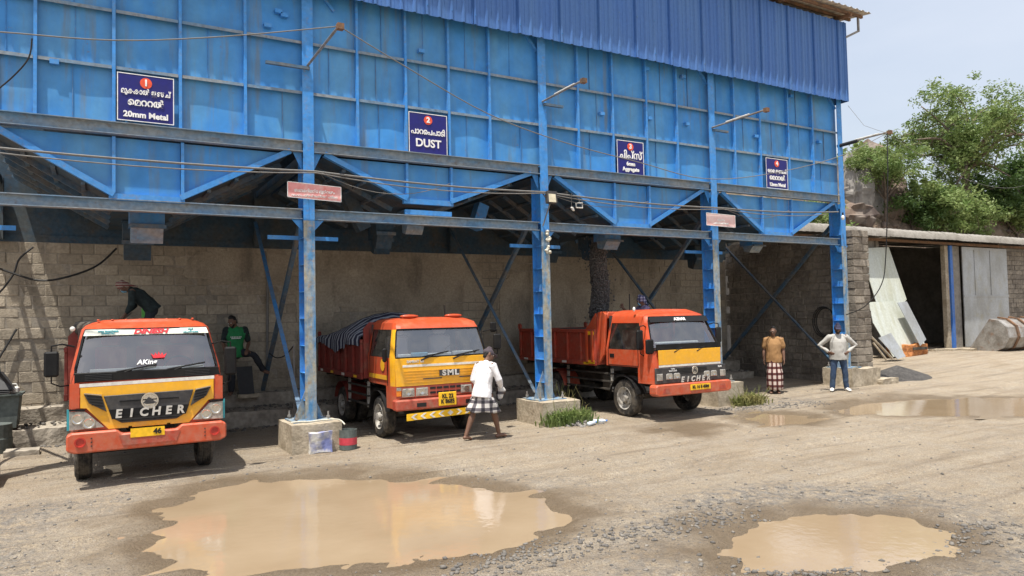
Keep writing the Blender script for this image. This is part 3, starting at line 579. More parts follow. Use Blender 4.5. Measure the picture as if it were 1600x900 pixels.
    # side wall of the bin above the beam on the inside
# rear: beam and skirt standing on the block wall
for b in range(4):
    L,Rr=COLX[b],COLX[b+1]
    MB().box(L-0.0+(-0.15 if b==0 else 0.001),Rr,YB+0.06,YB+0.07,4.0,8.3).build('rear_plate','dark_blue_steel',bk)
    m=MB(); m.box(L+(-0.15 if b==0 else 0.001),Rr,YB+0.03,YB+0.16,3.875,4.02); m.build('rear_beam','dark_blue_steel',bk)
    MB().box(L+0.16,Rr-0.16,YP+0.02,YB-0.02,8.30,8.34).build('bin_cover','dark_blue_steel',bk)
for i,x in enumerate(COLX):
    zp=0.47+(0.13 if i==4 else 0.06 if i==3 else 0)
    # I-section: front flange, web, rear flange, stiffener plates
    MB().box(x-0.095,x+0.095,-0.03,-0.012,zp+0.02,3.93).build('column_flange','worn_column',bk); MB().box(x-0.095,x+0.095,-0.03,-0.012,3.932,8.3).build('column_flange','blue_bright',bk)
    MB().box(x-0.008,x+0.008,-0.0119,0.33,zp+0.02,5.1).build('column_web','blue_bright',bk)
    MB().box(x-0.095,x+0.095,0.3301,0.348,zp+0.02,5.1).build('column_flange','blue_bright',bk)
    for k in range(8):
        z=zp+0.35+k*0.47
        for s in (-1,1):
            MB().box(x+(0.009 if s>0 else -0.093),x+(0.093 if s>0 else -0.009),-0.0118,0.3299,z-0.006,z+0.006).build('stiffener','blue_bright',bk)
    for s in (-1,1):
        MB().prism([(x+s*0.010,zp+0.022),(x+s*0.26,zp+0.022),(x+s*0.010,zp+0.62)],0.14,0.154).build('base_gusset','worn_column',bk)
        MB().prism([(x+s*0.097,3.955),(x+s*0.097,3.75),(x+s*0.28,3.955)],0.06,0.072).build('beam_gusset','blue_bright',bk)
        MB().prism([(x+s*0.097,5.125),(x+s*0.097,4.80),(x+s*0.25,5.125)],0.05,0.062).build('beam_gusset','blue_bright',bk)
    MB().box(x-0.33,x+0.33,-0.18,0.48,zp,zp+0.02).build('base_plate','worn_column',bk)
    for sx_,sy_ in ((-1,0.4),(1,0.4),(-1,-0.12),(1,-0.12)):
        m=MB(); m.lathe([(0,0.016),(0.14,0.016)],8,'z',(x+sx_*0.27,sy_,zp+0.02)); m.lathe([(0,0.0),(0,0.034),(0.035,0.034),(0.035,0.0)],6,'z',(x+sx_*0.27,sy_,zp+0.05)); m.build('anchor_bolt','pipe_galv',bk)
    MB().box(x-0.10,x+0.10,YB-0.20,YB-0.04,3.90,5.1).build('rear_column','dark_blue_steel',bk)
    MB().bar((x,0.35,5.05),(x,YB-0.02,5.05),0.14,0.16).build('cross_beam','dark_blue_steel',bk)
    # cross bracing between front and rear
    m=MB(); m.angle((x-0.05,0.36,zp+0.12),(x-0.05,YB-0.22,4.45),0.075); m.build('brace','brace_steel' if i!=1 else 'blue_steel',bk)
    m=MB(); m.angle((x+0.06,0.36,4.55),(x+0.06,YB-0.02,0.62),0.075); m.build('brace','brace_steel',bk)
    # short cross arm under the beam
    if i<4: MB().box(x-0.62,x+0.62,0.36,0.40,3.63,3.70).build('cross_arm','blue_bright',bk)
# discharge chutes under the hoppers
def chute(x,y,z1,w_=0.5,h=0.5,mat='blue_steel',tip='rusty_steel'):
    m=MB(); m.box(x-w_/2,x+w_/2,y-w_/2,y+w_/2,z1-h*0.55,z1); m.box(x-w_/2-0.03,x+w_/2+0.03,y-w_/2-0.03,y+w_/2+0.03,z1-0.05,z1-0.0201)
    c=m.build('discharge_chute',mat,bk)
    g=MB(); g.prism([(y-w_/2-0.06,z1-h*0.5),(y+w_/2-0.1,z1-h*0.5),(y+w_/2-0.12,z1-h*0.9),(y-w_/2+0.12,z1-h)],x-w_/2+0.02,x+w_/2-0.02,'yz'); g.build('gate',tip,c)
    MB().box(x-w_/2-0.02,x+w_/2+0.02,y-w_/2-0.09,y-w_/2-0.061,z1-h*0.62,z1-h*0.52).build('gate_bar','brace_steel',c)
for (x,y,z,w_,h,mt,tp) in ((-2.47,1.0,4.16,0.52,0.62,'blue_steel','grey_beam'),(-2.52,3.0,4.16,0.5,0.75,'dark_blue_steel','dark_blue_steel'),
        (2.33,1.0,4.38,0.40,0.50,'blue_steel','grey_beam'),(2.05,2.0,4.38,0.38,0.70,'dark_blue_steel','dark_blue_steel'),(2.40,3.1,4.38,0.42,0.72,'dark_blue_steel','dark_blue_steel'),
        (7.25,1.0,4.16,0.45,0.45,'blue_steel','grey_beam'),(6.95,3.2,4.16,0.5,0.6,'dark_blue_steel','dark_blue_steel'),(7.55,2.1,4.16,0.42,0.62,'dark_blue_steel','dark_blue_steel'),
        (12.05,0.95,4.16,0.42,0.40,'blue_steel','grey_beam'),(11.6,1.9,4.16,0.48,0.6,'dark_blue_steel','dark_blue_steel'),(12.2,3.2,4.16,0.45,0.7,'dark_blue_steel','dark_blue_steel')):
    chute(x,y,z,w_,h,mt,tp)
MB().bar((1.10,1.6,4.85),(1.52,1.6,4.02),0.26,0.26,(0,1,0)).build('slanted_duct','dark_blue_steel',bk)
MB().bar((3.98,1.1,4.6),(3.80,1.1,4.08),0.24,0.26,(0,1,0)).build('slanted_duct','blue_steel',bk)
# small lugs and brackets welded to the sheets
for px,py in ((85,97),(616,1),(444,24),(418,40),(658,80),(940,178),(1015,185),(1073,194),(1067,120),(1010,108),(1181,213),(1280,222),(1236,150),(435,18)):
    q=onY(px,py,YP-0.05); MB().box(q.x-0.06,q.x+0.06,YP-0.09,YP-0.004,q.z-0.035,q.z+0.035).build('lug','blue_bright',bk)
for x in (4.55,9.45,14.3,0.25):
    m=MB(); m.bar((x,YP-0.03,8.05),(x+0.25,YP-0.03,7.75),0.06,0.05); m.build('knee_bracket','blue_bright',bk)
# corrugated cladding: one sheet after another, each with its ribs
YC=-0.20
def corr(x0,x1,pitch,h,y,z0,z1,nz_=1,jit=0.0):
    pr=[]; x=x0
    while x<x1-1e-6:
        e=min(x+pitch,x1); f=(e-x)/pitch
        pr+= [(x,0),(x+0.10*pitch*f,0),(x+0.20*pitch*f,-h),(x+0.32*pitch*f,-h),(x+0.42*pitch*f,0),(x+0.70*pitch*f,0),(x+0.72*pitch*f,-h*0.22),(x+0.74*pitch*f,0)]; x=e
    pr.append((x1,0)); n_=len(pr); vs=[(a,y+b,z0) for a,b in pr]+[(a,y+b,z1) for a,b in pr]
    return MB().add(vs,[(i,i+1,n_+i+1,n_+i) for i in range(n_-1)])
x=-5.0; k=0
while x<14.7:
    e=min(x+1.02,14.78); z0=7.92+random.uniform(-0.012,0.012)
    s_=corr(x,e+0.01,0.255,0.034,YC-0.002*(k%2),z0,10.12).build('cladding_sheet','cladding_blue',bk,fix=False)
    m=MB()
    for rz in (8.1,8.85,9.6):
        xx=x+0.066
        while xx<e: m.box(xx-0.011,xx+0.011,YC-0.044,YC-0.032,rz-0.011,rz+0.011); xx+=0.51
    tag(m.build('screw_row','blue_steel',s_),kind='stuff'); x=e; k+=1
MB().box(-5.0,14.76,YC+0.012,YC+0.09,7.97,8.06).build('cladding_rail','dark_blue_steel',bk)
MB().box(-5.0,14.76,YC+0.012,YC+0.09,9.0,9.09).build('cladding_rail','dark_blue_steel',bk)
m=MB(); m.add([(14.785,YC-0.01,7.92),(14.785,YC+4.8,7.92),(14.785,YC+4.8,10.12),(14.785,YC-0.01,10.12)],[(0,1,2,3)]); m.build('end_sheet','cladding_blue',bk)
# roof sheets over purlins, underside showing at the eave
x=-5.25; k=0
YE=-0.62
while x<15.3:
    e=min(x+1.02,15.33); pr=[]; xx=x
    while xx<e-1e-6:
        pr+=[(xx,0),(xx+0.05,0.03),(xx+0.09,0.03),(xx+0.14,0)]; xx+=0.255
    pr.append((e,0)); pr=[p_ for p_ in pr if p_[0]<=e+1e-6]; n_=len(pr)
    MB().add([(a,YE,10.33+b) for a,b in pr]+[(a,4.9,11.1+b) for a,b in pr],[(i,i+1,n_+i+1,n_+i) for i in range(n_-1)]).build('roof_sheet','roof_underside',bk,fix=False)
    x=e
for y,dz in ((-0.45,0.0),(-0.08,0.06),(0.9,0.2),(2.2,0.4)):
    MB().box(-5.2,15.2,y,y+0.06,10.24+dz,10.315+dz).build('purlin','rusty_steel',bk)
for x in list(np.arange(-4.9,15,2.43)):
    MB().bar((x,-0.55,10.17),(x,2.0,10.55),0.06,0.09).build('rafter','rusty_steel',bk)
m=MB(); m.bar((15.05,-0.4,10.24),(15.05,-0.4,9.85),0.05,0.05); m.bar((15.05,-0.4,9.87),(14.75,-0.15,9.7),0.05,0.05); m.build('eave_bracket','pipe_galv',bk)
m=MB()
for x in (-4.95,14.6):
    m.box(x-0.06,x+0.06,-0.1,0.02,8.3,10.25)
m.build('gable_post','dark_blue_steel',bk)
MB().box(-5.0,14.7,YB+0.075,YB+0.085,8.2,10.9).build('rear_cladding','cladding_blue',bk)
# light tube arms, reaching out from the columns
LL=['galvanised lamp arm with a thin tube, on the first full column from the left','galvanised lamp arm on the column right of the DUST board','galvanised lamp arm on the column just left of the fourth blue board','dark lamp arm at the right end of the bunker against the sky']
for i,(n,ln) in enumerate(((1,1.85),(2,1.42),(3,1.6),(4,1.4))):
    x=COLX[n]; z=6.66+(0.08 if n==4 else 0); a=thing('lamp_arm',LL[i],'lamp arm',(x,-0.04,z),group='lamp arms on the bunker columns')
    MB().tube([(x,-0.03,z),(x,-ln,z+0.02)],0.022).build('arm','pipe_galv',a)
    MB().tube([(x+0.03,-0.45,z+0.045),(x+0.03,-1.15,z+0.055)],0.016).build('tube_lamp','plastic_white',a)
    MB().box(x-0.03,x+0.07,-ln-0.10,-ln,z-0.03,z+0.06).build('end_cap','rusty_steel',a)
    xa,xb=((x-0.72,x+0.02) if n==1 else (x+0.0,x+0.48)); 
    if n!=4: MB().box(xa,xb,-0.10,-0.04,z-0.09,z-0.04).build('bracket','brace_steel',a)
    else: MB().tube([(x,0.05,z-0.03),(x,-0.55,z-0.01)],0.05).build('bracket','cable_black',a)
#PART4
# ------------------------------------------------------------------ walls, ledges, plinths
def block_mesh(name,mat,seed):
    rr=random.Random(seed); bm=bmesh.new(); bmesh.ops.create_cube(bm,size=1.0)
    for v in bm.verts: v.co+=Vector((rr.uniform(-.015,.015),rr.uniform(-.06,.06),rr.uniform(-.02,.02)))
    bmesh.ops.bevel(bm,geom=list(bm.edges),offset=0.035,segments=1,affect='EDGES')
    me=bpy.data.meshes.new(name); bm.to_mesh(me); bm.free(); me.materials.append(MATS[mat]); return me
BM=[block_mesh('block','block',i) for i in range(4)]; SM=[block_mesh('block','stone_block',10+i) for i in range(4)]
def block_wall(name,label,cat,loc,slots,meshes,mat,nind,mort):
    """slots: (centre, size) in world axes; the nearest go in one by one, the rest as one part"""
    t=thing(name,label,cat,loc); L=Vector(loc)
    for mb,mm in mort: mb.build('mortar',mm,t)
    slots=sorted(slots,key=lambda s:(0 if s[2] else 1,(s[0]-CAM).length)); rest=MB()
    for k,(c,s,v) in enumerate(slots):
        if k<nind: link('block',random.choice(meshes),t,c-L,(0,0,0),s)
        else: rest.box(c.x-s[0]*.49,c.x+s[0]*.49,c.y-s[1]*.49,c.y+s[1]*.49,c.z-s[2]*.47,c.z+s[2]*.47)
    if rest.v: tag(rest.build('blockwork',mat,t),kind='stuff')
    return t
def inview(c):
    d=c-CAM; z=d.dot(CF); return z>0 and -20<800+F_PX*d.dot(CR)/z<1620
YW=4.60; slots=[]; H=0.214; LEN=0.43
for j in range(18):
    z=0.02+H*(j+.5); off=(j%2)*LEN/2
    for i in range(62):
        x=-11.4+i*LEN+off
        if x>14.75: continue
        c=Vector((x,YW+0.1+random.uniform(-.008,.008),z)); px=800+F_PX*(c-CAM).dot(CR)/(c-CAM).dot(CF)
        vis = inview(c) and z>0.7 and not(px>1105)
        slots.append((c,(LEN-0.012,0.2,H-0.012),vis))
wall=block_wall('block_wall','long grey concrete block wall behind the three trucks','wall',(1.7,YW+0.1,0),slots,BM,'block',300,[(MB().box(-11.6,14.9,YW+0.012,YW+0.19,0,3.88),'mortar')])
slots=[]; rs=random.Random(3)
for j in range(21):
    z=0.1+0.205*(j+.5); y=0.30+(j%2)*0.12
    while y<4.5:
        l=rs.uniform(0.22,0.42); c=Vector((15.12+rs.uniform(-.012,.012),y+l/2,z)); slots.append((c,(0.24,l-0.02,0.187),True)); y+=l
for j in range(21):
    z=0.1+0.205*(j+.5); slots.append((Vector((15.15,0.12,z)),(0.40+rs.uniform(-.05,.06),0.36,0.185),True)); slots.append((Vector((15.48,0.12,z)),(0.28,0.34,0.185),True))
side=block_wall('stone_block_wall','dark rough stone block wall closing the right end of the bunker','wall',(15.2,2.4,0),slots,SM,'stone_block',320,[(MB().box(15.03,15.24,0.25,4.59,0,4.38),'mortar'),(MB().box(14.98,15.60,-0.02,0.24,0.06,4.34),'mortar')])
def rough_box(x0,x1,y0,y1,z0,z1,amp=0.02,step=0.25,seed=0):
    """box whose faces are lumpy like hand-laid concrete"""
    bm=bmesh.new(); bmesh.ops.create_cube(bm,size=1.0)
    for v in bm.verts: v.co=Vector(((x0+x1)/2+v.co.x*(x1-x0),(y0+y1)/2+v.co.y*(y1-y0),(z0+z1)/2+v.co.z*(z1-z0)))
    for ax,ln in ((0,x1-x0),(1,y1-y0),(2,z1-z0)):
        for k in range(1,int(ln/step)+1):
            q=[x0,y0,z0][ax]+k*ln/(int(ln/step)+1); co=[0,0,0]; co[ax]=q; no=[0,0,0]; no[ax]=1
            bmesh.ops.bisect_plane(bm,geom=bm.verts[:]+bm.edges[:]+bm.faces[:],plane_co=co,plane_no=no)
    for v in bm.verts:
        n=mnoise.noise_vector(Vector(v.co)*2.7+Vector((seed,0,0)))*amp+mnoise.noise_vector(Vector(v.co)*9+Vector((seed,3,0)))*amp*0.4; v.co+=n
    bmesh.ops.triangulate(bm,faces=bm.faces)
    me=bpy.data.meshes.new('lump'); bm.to_mesh(me); bm.free(); mb=MB(); mb.add([tuple(v.co) for v in me.vertices],[tuple(p.vertices) for p in me.polygons]); bpy.data.meshes.remove(me); return mb
solo(rough_box(-11,14.9,4.12,4.60,-0.1,0.62,0.035,0.22,1),'concrete_ledge','ledge_concrete','upper rough concrete step along the foot of the block wall','ledge',(2,4.3,0),smooth=False)
solo(rough_box(-11,14.6,3.25,4.16,-0.1,0.33,0.045,0.22,5),'concrete_ledge','ledge_concrete','lower wide concrete step in front of the upper one behind the trucks','ledge',(2,3.7,0))
PL=['concrete plinth under the bunker column beyond the left edge','concrete plinth under the column right of the first truck, a paint tin beside it','concrete plinth under the column between the second and third truck, weeds at its corner','concrete plinth under the column right of the third truck, dry weeds beside it','low broken concrete plinth under the last column beside the man with hands on hips']
for i,x in enumerate(COLX):
    zp=0.47+(0.13 if i==4 else 0.06 if i==3 else 0); w1=0.42 if i!=2 else 0.40
    y0=-0.42 if i<3 else -0.36; m=rough_box(x-w1-(0.0 if i!=2 else 0.02),x+w1+(0.1 if i==2 else 0),y0,0.60,-0.1,zp-0.004,0.014,0.18,i*7)
    if i==4: m=rough_box(x-0.35,x+0.85,-0.38,0.55,0.0,zp-0.004,0.03,0.18,i*7)
    solo(m,'concrete_plinth','concrete',PL[i],'plinth',(x,0.1,0),'plinths under the bunker columns')
solo(rough_box(15.3,16.0,-0.55,-0.1,0.0,0.28,0.05,0.13,50),'broken_concrete','concrete','lump of broken concrete right of the last plinth','concrete lump',(15.6,-0.3,0.1))
def daub(cx,cz,rx,rz,seed,label):
    rr=random.Random(seed); n=40; poly=[]
    for i in range(n):
        a=6.2832*i/n; f=1+0.22*mnoise.noise((math.cos(a)*1.5+seed,math.sin(a)*1.5,0))+0.10*mnoise.noise((math.cos(a)*5,math.sin(a)*5,seed)); c=math.cos(a); s_=math.sin(a)
        poly.append((cx+rx*f*(abs(c)**.55)*(1 if c>0 else -1),min(3.86,cz+rz*f*(abs(s_)**.55)*(1 if s_>0 else -1))))
    o=MB().prism(poly,YW-0.010-0.0025*seed,YW+0.05+0.0025*seed).build('plaster_patch','block',wall)
for a in ((3.2,3.15,2.6,0.62,1),(9.4,2.9,1.6,0.85,2),(1.3,2.6,0.5,0.5,3),(7.4,2.2,1.1,1.2,4),(-0.3,3.45,1.1,0.35,5)): daub(*a,None)
# dark heap of stone dust by the last plinth
hp=MB(); n=26; vs=[];fs=[]
for j in range(9):
    for i in range(n):
        a=6.283*i/n; r=(1-j/8.0); vs.append((17.2+1.25*r*math.cos(a)*(1+0.15*mnoise.noise((i*.7,j*.5,2))),0.25+0.8*r*math.sin(a),0.12+0.40*(1-r)**0.8+0.03*mnoise.noise((i,j,0))))
for j in range(8):
    for i in range(n): fs.append((j*n+i,j*n+(i+1)%n,(j+1)*n+(i+1)%n,(j+1)*n+i))
solo(hp.add(vs,fs),'dust_heap','stone_dust','low dark heap of stone dust right of the stone pillar','heap',(17.2,0.25,0.1),smooth=True)
# ------------------------------------------------------------------ boards
def board(x0,x1,z0,z1,label,num,lines):
    cx=(x0+x1)/2; cz=(z0+z1)/2; y=YP-0.10
    t=thing('sign_board',label,'sign',(cx,y,z0),group='blue hopper boards')
    MB().box(x0,x1,y-0.012,y+0.0,z0,z1).build('sheet','sign_blue',t)
    m=MB(); 
    for a in ((x0,x1,z0,z0+0.012),(x0,x1,z1-0.012,z1),(x0,x0+0.012,z0+0.0121,z1-0.0121),(x1-0.012,x1,z0+0.0121,z1-0.0121)): m.box(a[0],a[1],y-0.016,y-0.0121,a[2],a[3])
    m.build('border','text_white',t)
    MB().lathe([(0,0.0),(0,0.085),(-0.006,0.085),(-0.006,0.0)],24,'y',(cx,y-0.013,z1-0.13)).build('number_disc','sign_red_dot',t)
    text(num,0.14,'text_white',t,(0,-0.024,z1-0.13-z0),bold=0.006)
    for s,size,zz,sx in lines: fit_text(s,size,(x1-x0)*0.88,'text_white',t,(0,-0.018,zz),bold=0.005,sx=sx)
# Malayalam words set glyph by glyph in visual order
board(-2.93,-2.13,5.36,6.11,'blue board numbered 1 reading 20mm Metal','1',[('മുകകാൽ ഇഞച്',0.155,0.47,0.82),('മെററൽ'.replace('മെ','െമ') ,0.15,0.30,0.85),('20mm Metal',0.125,0.105,1.0)])
board(1.88,2.67,5.31,6.09,'blue board numbered 2 reading DUST','2',[('പാറെപപാടി',0.20,0.42,0.80),('DUST',0.21,0.20,1.0)])
board(6.81,7.57,5.31,6.07,'blue board numbered 3 reading 6mm Aggregate','3',[('ചിപ്സ്',0.23,0.43,0.9),('6mm',0.12,0.24,1.0),('Aggregate',0.115,0.12,1.0)])
board(11.60,12.41,5.33,6.11,'blue board numbered 4 reading 12mm Metal','4',[('അര ഇഞച്',0.18,0.45,0.85),('െമററൽ',0.17,0.28,0.85),('12mm Metal',0.12,0.10,1.0)])
def hang(x0,x1,z0,z1,dz,label,lines,y=-0.14,mat='sign_pink'):
    t=thing('warning_board',label,'sign',((x0+x1)/2,y,z0),group='faded red warning boards')
    MB().prism([(x0,z0+dz),(x1,z0),(x1,z1),(x0,z1+dz)],y-0.008,y).build('sheet',mat,t)
    m=MB()
    for a,b in (((x0,z0+dz),(x1,z0)),((x0,z1+dz),(x1,z1)),((x0,z0+dz),(x0,z1+dz)),((x1,z0),(x1,z1))): m.bar((a[0],y-0.010,a[1]),(b[0],y-0.010,b[1]),0.012,0.004,(0,1,0))
    m.build('border','text_white',t)
    for s,size,zz in lines: fit_text(s,size,(x1-x0)*0.86,'text_white',t,(0,-0.011,zz),bold=0.002,sx=0.8,extrude=0.002)
    for q in (0.25,0.75):
        x=x0+(x1-x0)*q; MB().tube([(x,y,z1+dz*(1-q)-0.01),(x+(0.03 if q<.5 else -0.05),y+0.02,z1+0.12),(x+(0.06 if q<.5 else -0.10),y+0.06,4.74)],0.004,5).build('hanging_wire','cable_black',t)
hang(-0.39,0.53,4.27,4.53,0.035,'faded red board with white lettering hung on the column left of the second truck',[('ബങകറിെൻറ മുൻവശം',0.075,0.155),('വാഹനം പാർകക് െചയ്യാൻ പാടിലല',0.062,0.07)])
hang(9.33,10.28,4.24,4.53,0.02,'blank-looking pale red board hung on the column right of the third truck',[('വാഹനം',0.075,0.16),('പാർകക് െചയ്യരുത്',0.06,0.08)],mat='sign_pale')
# floodlight on the column between second and third truck
fx=onY(860,309,-0.22); t=thing('floodlight','small square floodlight in a bracket on the column left of the third truck','floodlight',(fx.x,-0.1,fx.z-0.16))
MB().prism([(-0.30,fx.z-0.11),(-0.22,fx.z-0.13),(-0.20,fx.z+0.10),(-0.28,fx.z+0.13)],fx.x-0.12,fx.x+0.12,'yz').build('housing','dark_grille',t)
MB().prism([(-0.305,fx.z-0.10),(-0.301,fx.z-0.10),(-0.281,fx.z+0.07),(-0.285,fx.z+0.07)],fx.x-0.085,fx.x+0.085,'yz').build('lens','floodlight_glass',t)
MB().tube([(fx.x-0.14,-0.24,fx.z),(fx.x-0.14,-0.10,fx.z+0.14),(fx.x+0.14,-0.10,fx.z+0.14),(fx.x+0.14,-0.24,fx.z)],0.012,6).build('bracket','chassis',t)
MB().tube([(fx.x,-0.2,fx.z-0.12),(4.80,-0.04,4.05)],0.014,6).build('stay','cable_grey',t)
# things tied to that column
for k,zz in enumerate((3.93,3.78,3.55)):
    m=MB()
    for q in range(7): m.ell((4.90+random.uniform(-.05,.05),-0.07+random.uniform(-.03,.02),zz+random.uniform(-.07,.07)),(0.035,0.03,0.03),7,5)
    solo(m,'dried_gourd','rope_white',['uppermost bunch of dry husks tied to the column left of the third truck','middle bunch of dry husks tied to the column left of the third truck','lowest bunch of dry husks tied to the column left of the third truck'][k],'husk bunch',(4.9,-0.07,zz-0.07),'husks tied to a column',smooth=True)
# ------------------------------------------------------------------ wires
def wire(name,pts,r,mat,label,n=6): 
    m=MB().tube(pts,r,n); return solo(m,name,mat,label,'cable',tuple(pts[0]))
C0=[onY(0,231,-0.2),onY(493,268,-0.2),onY(848,300,-0.2),onY(1128,325,-0.2),onY(1310,331,-0.2)]; C0[0]=C0[0]+Vector((-1.2,0,0.03))
p=[]
for a,b in zip(C0,C0[1:]): p+=sag(a,b,0.05,8)[:-1]
wire('service_cable',p+[C0[-1]],0.018,'cable_grey','thick pale service cable strung along all the columns below the mid beam')
p=[]
for a,b in zip(C0,C0[1:]): p+=sag(a+Vector((0,-.03,-.03)),b+Vector((0,-.03,-.03)),0.12,8)[:-1]
wire('service_cable',p,0.010,'cable_grey','thin wire looping just below the thick service cable')
for k,(a,b,s) in enumerate(((1,2,0.28),(2,3,0.20),(3,4,0.22))):
    A=C0[a]+Vector((0.1,-.02,-.02)); B=C0[a].lerp(C0[b],0.55); wire('loose_wire',sag(A,B,s,10),0.006,'cable_grey',['slack wire loop under the service cable in the second bay','slack wire loop under the service cable in the third bay','slack wire loop under the service cable in the fourth bay'][k])
p=[onY(-120,44,-1.6),onY(0,50,-1.7),onY(180,63,-1.8),onY(350,57,-1.85),onY(530,41,-1.87)]
wire('overhead_wire',spline(p,5),0.009,'cable_grey','grey wire running from the left edge to the first lamp arm')
p=[onY(530,41,-1.87),onY(640,108,-1.75),onY(763,178,-1.6),onY(880,222,-1.5),onY(1000,254,-1.45),onY(1100,279,-1.4),onY(1200,272,-1.4),onY(1310,245,-1.4),onY(1386,208,-1.42)]
wire('overhead_wire',spline(p,5),0.009,'cable_grey','long sagging wire from the first lamp arm to the last one')
wire('overhead_wire',spline([onY(50,60,-1.75),onY(45,90,-1.7),onY(22,118,-1.6),onY(-10,145,-1.5)],5),0.010,'cable_black','short black drop wire at the upper left edge')
A=onY(1386,208,-1.42); p=[A,A+Vector((0.03,0.05,-1.2)),onY(1384,400,-1.0),onY(1377,445,-0.9),onY(1352,478,-0.6),onY(1322,492,-0.1)]
wire('drop_cable',spline(p,6),0.014,'cable_black','black cable hanging from the right lamp arm down to the stone pillar')
wire('guy_wire',[onY(1325,165,-0.1),onY(1350,196,-0.6),onY(1370,203,-1.2),A],0.005,'cable_grey','thin guy wire between the cladding corner and the right lamp arm')
wire('stay_wire',sag(A,onY(1600,290,6.0),0.6,14),0.006,'cable_grey','thin wire running from the right lamp arm away over the shed roof')
wire('black_hose',spline([onY(182,388,4.2),onY(150,416,4.1),(onY(100,434,4.0)),onY(60,438,4.0),onY(20,427,4.0),onY(-40,405,4.0)],6),0.022,'cable_black','black hose sagging across the block wall above the first truck')
wire('black_hose',spline([onY(52,386,4.1),onY(30,405,4.1),onY(20,430,4.1),onY(-6,462,4.1),onY(-40,480,4.1)],6),0.018,'cable_black','shorter black hose dropping at the left edge of the block wall')
wire('wall_pipe',[onY(414,392,4.52),onY(418,440,4.52),onY(418,505,4.52),onY(417,575,4.52)],0.028,'cable_grey','thin vertical pipe on the block wall left of the first bracing')
wire('loose_wire',spline([onX(421,552,-0.05),onX(432,559,0.1),onX(446,555,0.2),onX(459,540,0.1)],5),0.012,'cable_black','short black wire slung low between the two braces by the first truck')
wire('rope',[onX(459,538,0.0),onX(460,600,0.0),onX(459,660,0.0)],0.012,'cable_grey','thin grey rope hanging from the brace beside the first plinth')
c=onX(1291,503,14.98); m=MB()
for k in range(3): m.tube([Vector((14.97-0.02*k,c.y+0.32*(1+.06*k)*math.cos(6.283*i/24)+0.03*k,c.z+0.40*(1+.05*k)*math.sin(6.283*i/24))) for i in range(24)],0.013,6,closed=True)
solo(m,'cable_coil','cable_black','coil of black cable hanging on the stone wall above the capped man','cable coil',(14.95,c.y,c.z-0.4),smooth=True)
for px,py in ((893,326),(905,318)):
    a=onY(px,302,-0.2); b=onY(px,py,-0.2); t_=thing('hanging_plug','tangle of wire with a white plug hanging right of the floodlight' if px<900 else 'white bracket dangling on a wire loop right of the floodlight','plug',tuple(b))
    MB().tube([a,b],0.007,5).build('wire','cable_grey',t_); m=MB()
    if px<900:
        for q in range(6): m.ell((b.x+random.uniform(-.08,.06),-0.2,b.z+random.uniform(-.04,.03)),(0.035,0.03,0.02),6,4)
    else: m.tube([(b.x-0.08,-0.2,b.z),(b.x+0.08,-0.2,b.z+0.02),(b.x+0.08,-0.2,b.z-0.09),(b.x-0.08,-0.2,b.z-0.09)],0.016,6,closed=True)
    m.build('plug','plastic_white',t_,smooth=True)
# light bulb at right end
b=onY(1317,340,-0.15); t_=thing('light_bulb','bare white bulb hanging at the last column','bulb',(b.x,b.y,b.z-0.06)); MB().ell((b.x,b.y,b.z),(0.045,0.045,0.07),10,7).build('globe','bulb',t_,smooth=True); MB().lathe([(0,0.022),(0.08,0.022)],8,'z',(b.x,b.y,b.z+0.06)).build('socket','plate_black',t_)
# ------------------------------------------------------------------ clutter by the plinths and the left wall
q=onZ(530,712); t_=thing('paint_tin','open grey paint tin with a red label beside the plinth','tin',(0.52,-0.42,0.0))
MB().lathe([(0.0,0.0),(0.0,0.15),(0.33,0.15),(0.33,0.14),(0.05,0.14)],18,'z',(0.52,-0.42,0.0)).build('body','drum_metal',t_,smooth=False); MB().lathe([(0.08,0.152),(0.2,0.152)],18,'z',(0.52,-0.42,0.0)).build('label_band','paint_red',t_)
MB().tube([(0.38,-0.42,0.31),(0.45,-0.53,0.22),(0.6,-0.55,0.2),(0.66,-0.42,0.31)],0.006,5).build('handle','chassis',t_)
t_=thing('cement_sack','white and blue sack leaning on the first plinth','sack',(0.02,-0.48,0)); m=rough_box(-0.16,0.22,-0.56,-0.445,0.0,0.34,0.03,0.06,77); m.build('bag','sack',t_)
wire('rope',spline([(-0.42,-0.38,0.52),(-0.3,-0.42,0.53),(-0.1,-0.36,0.51),(0.15,-0.30,0.51),(0.38,-0.36,0.50),(0.46,-0.45,0.42)],5),0.012,'rope_white','white rope lying over the first plinth')
t_=thing('junk_bin','grey metal bin stacked with black sheets against the left wall','bin',(-4.75,3.6,0.33))
MB().prism([(-5.2,0.36),(-4.45,0.36),(-4.40,0.95),(-5.25,0.95)],3.35,3.9).build('body','drum_metal',t_,bevel=0.01); MB().box(-5.3,-4.36,3.28,3.97,0.951,0.98).build('lid','drum_metal',t_)
m=MB(); 
for k in range(3): m.add([(-5.35,3.3,1.0+k*.05),(-4.55+0.05*k,3.3,1.0+k*.03),(-4.7,3.9,1.16+k*.10),(-5.4,3.9,1.32+k*.06),(-5.0,3.6,1.38+k*.04)],[(0,1,4),(1,2,4),(2,3,4),(3,0,4)])
m.build('black_sheets','black_sheet',t_)
t_=thing('jerry_can','small white plastic can standing on the bin lid','can',(-4.5,3.5,0.98)); MB().box(-4.60,-4.42,3.42,3.58,0.982,1.10).build('body','plastic_white',t_,bevel=0.025); MB().tube([(-4.57,3.5,1.10),(-4.55,3.5,1.15),(-4.47,3.5,1.15),(-4.45,3.5,1.10)],0.012,6).build('handle','plastic_white',t_)
wire('iron_rod',[(-5.15,4.45,0.95),(-4.55,4.54,2.15)],0.02,'cable_black','dark rod leaning on the block wall above the bin')
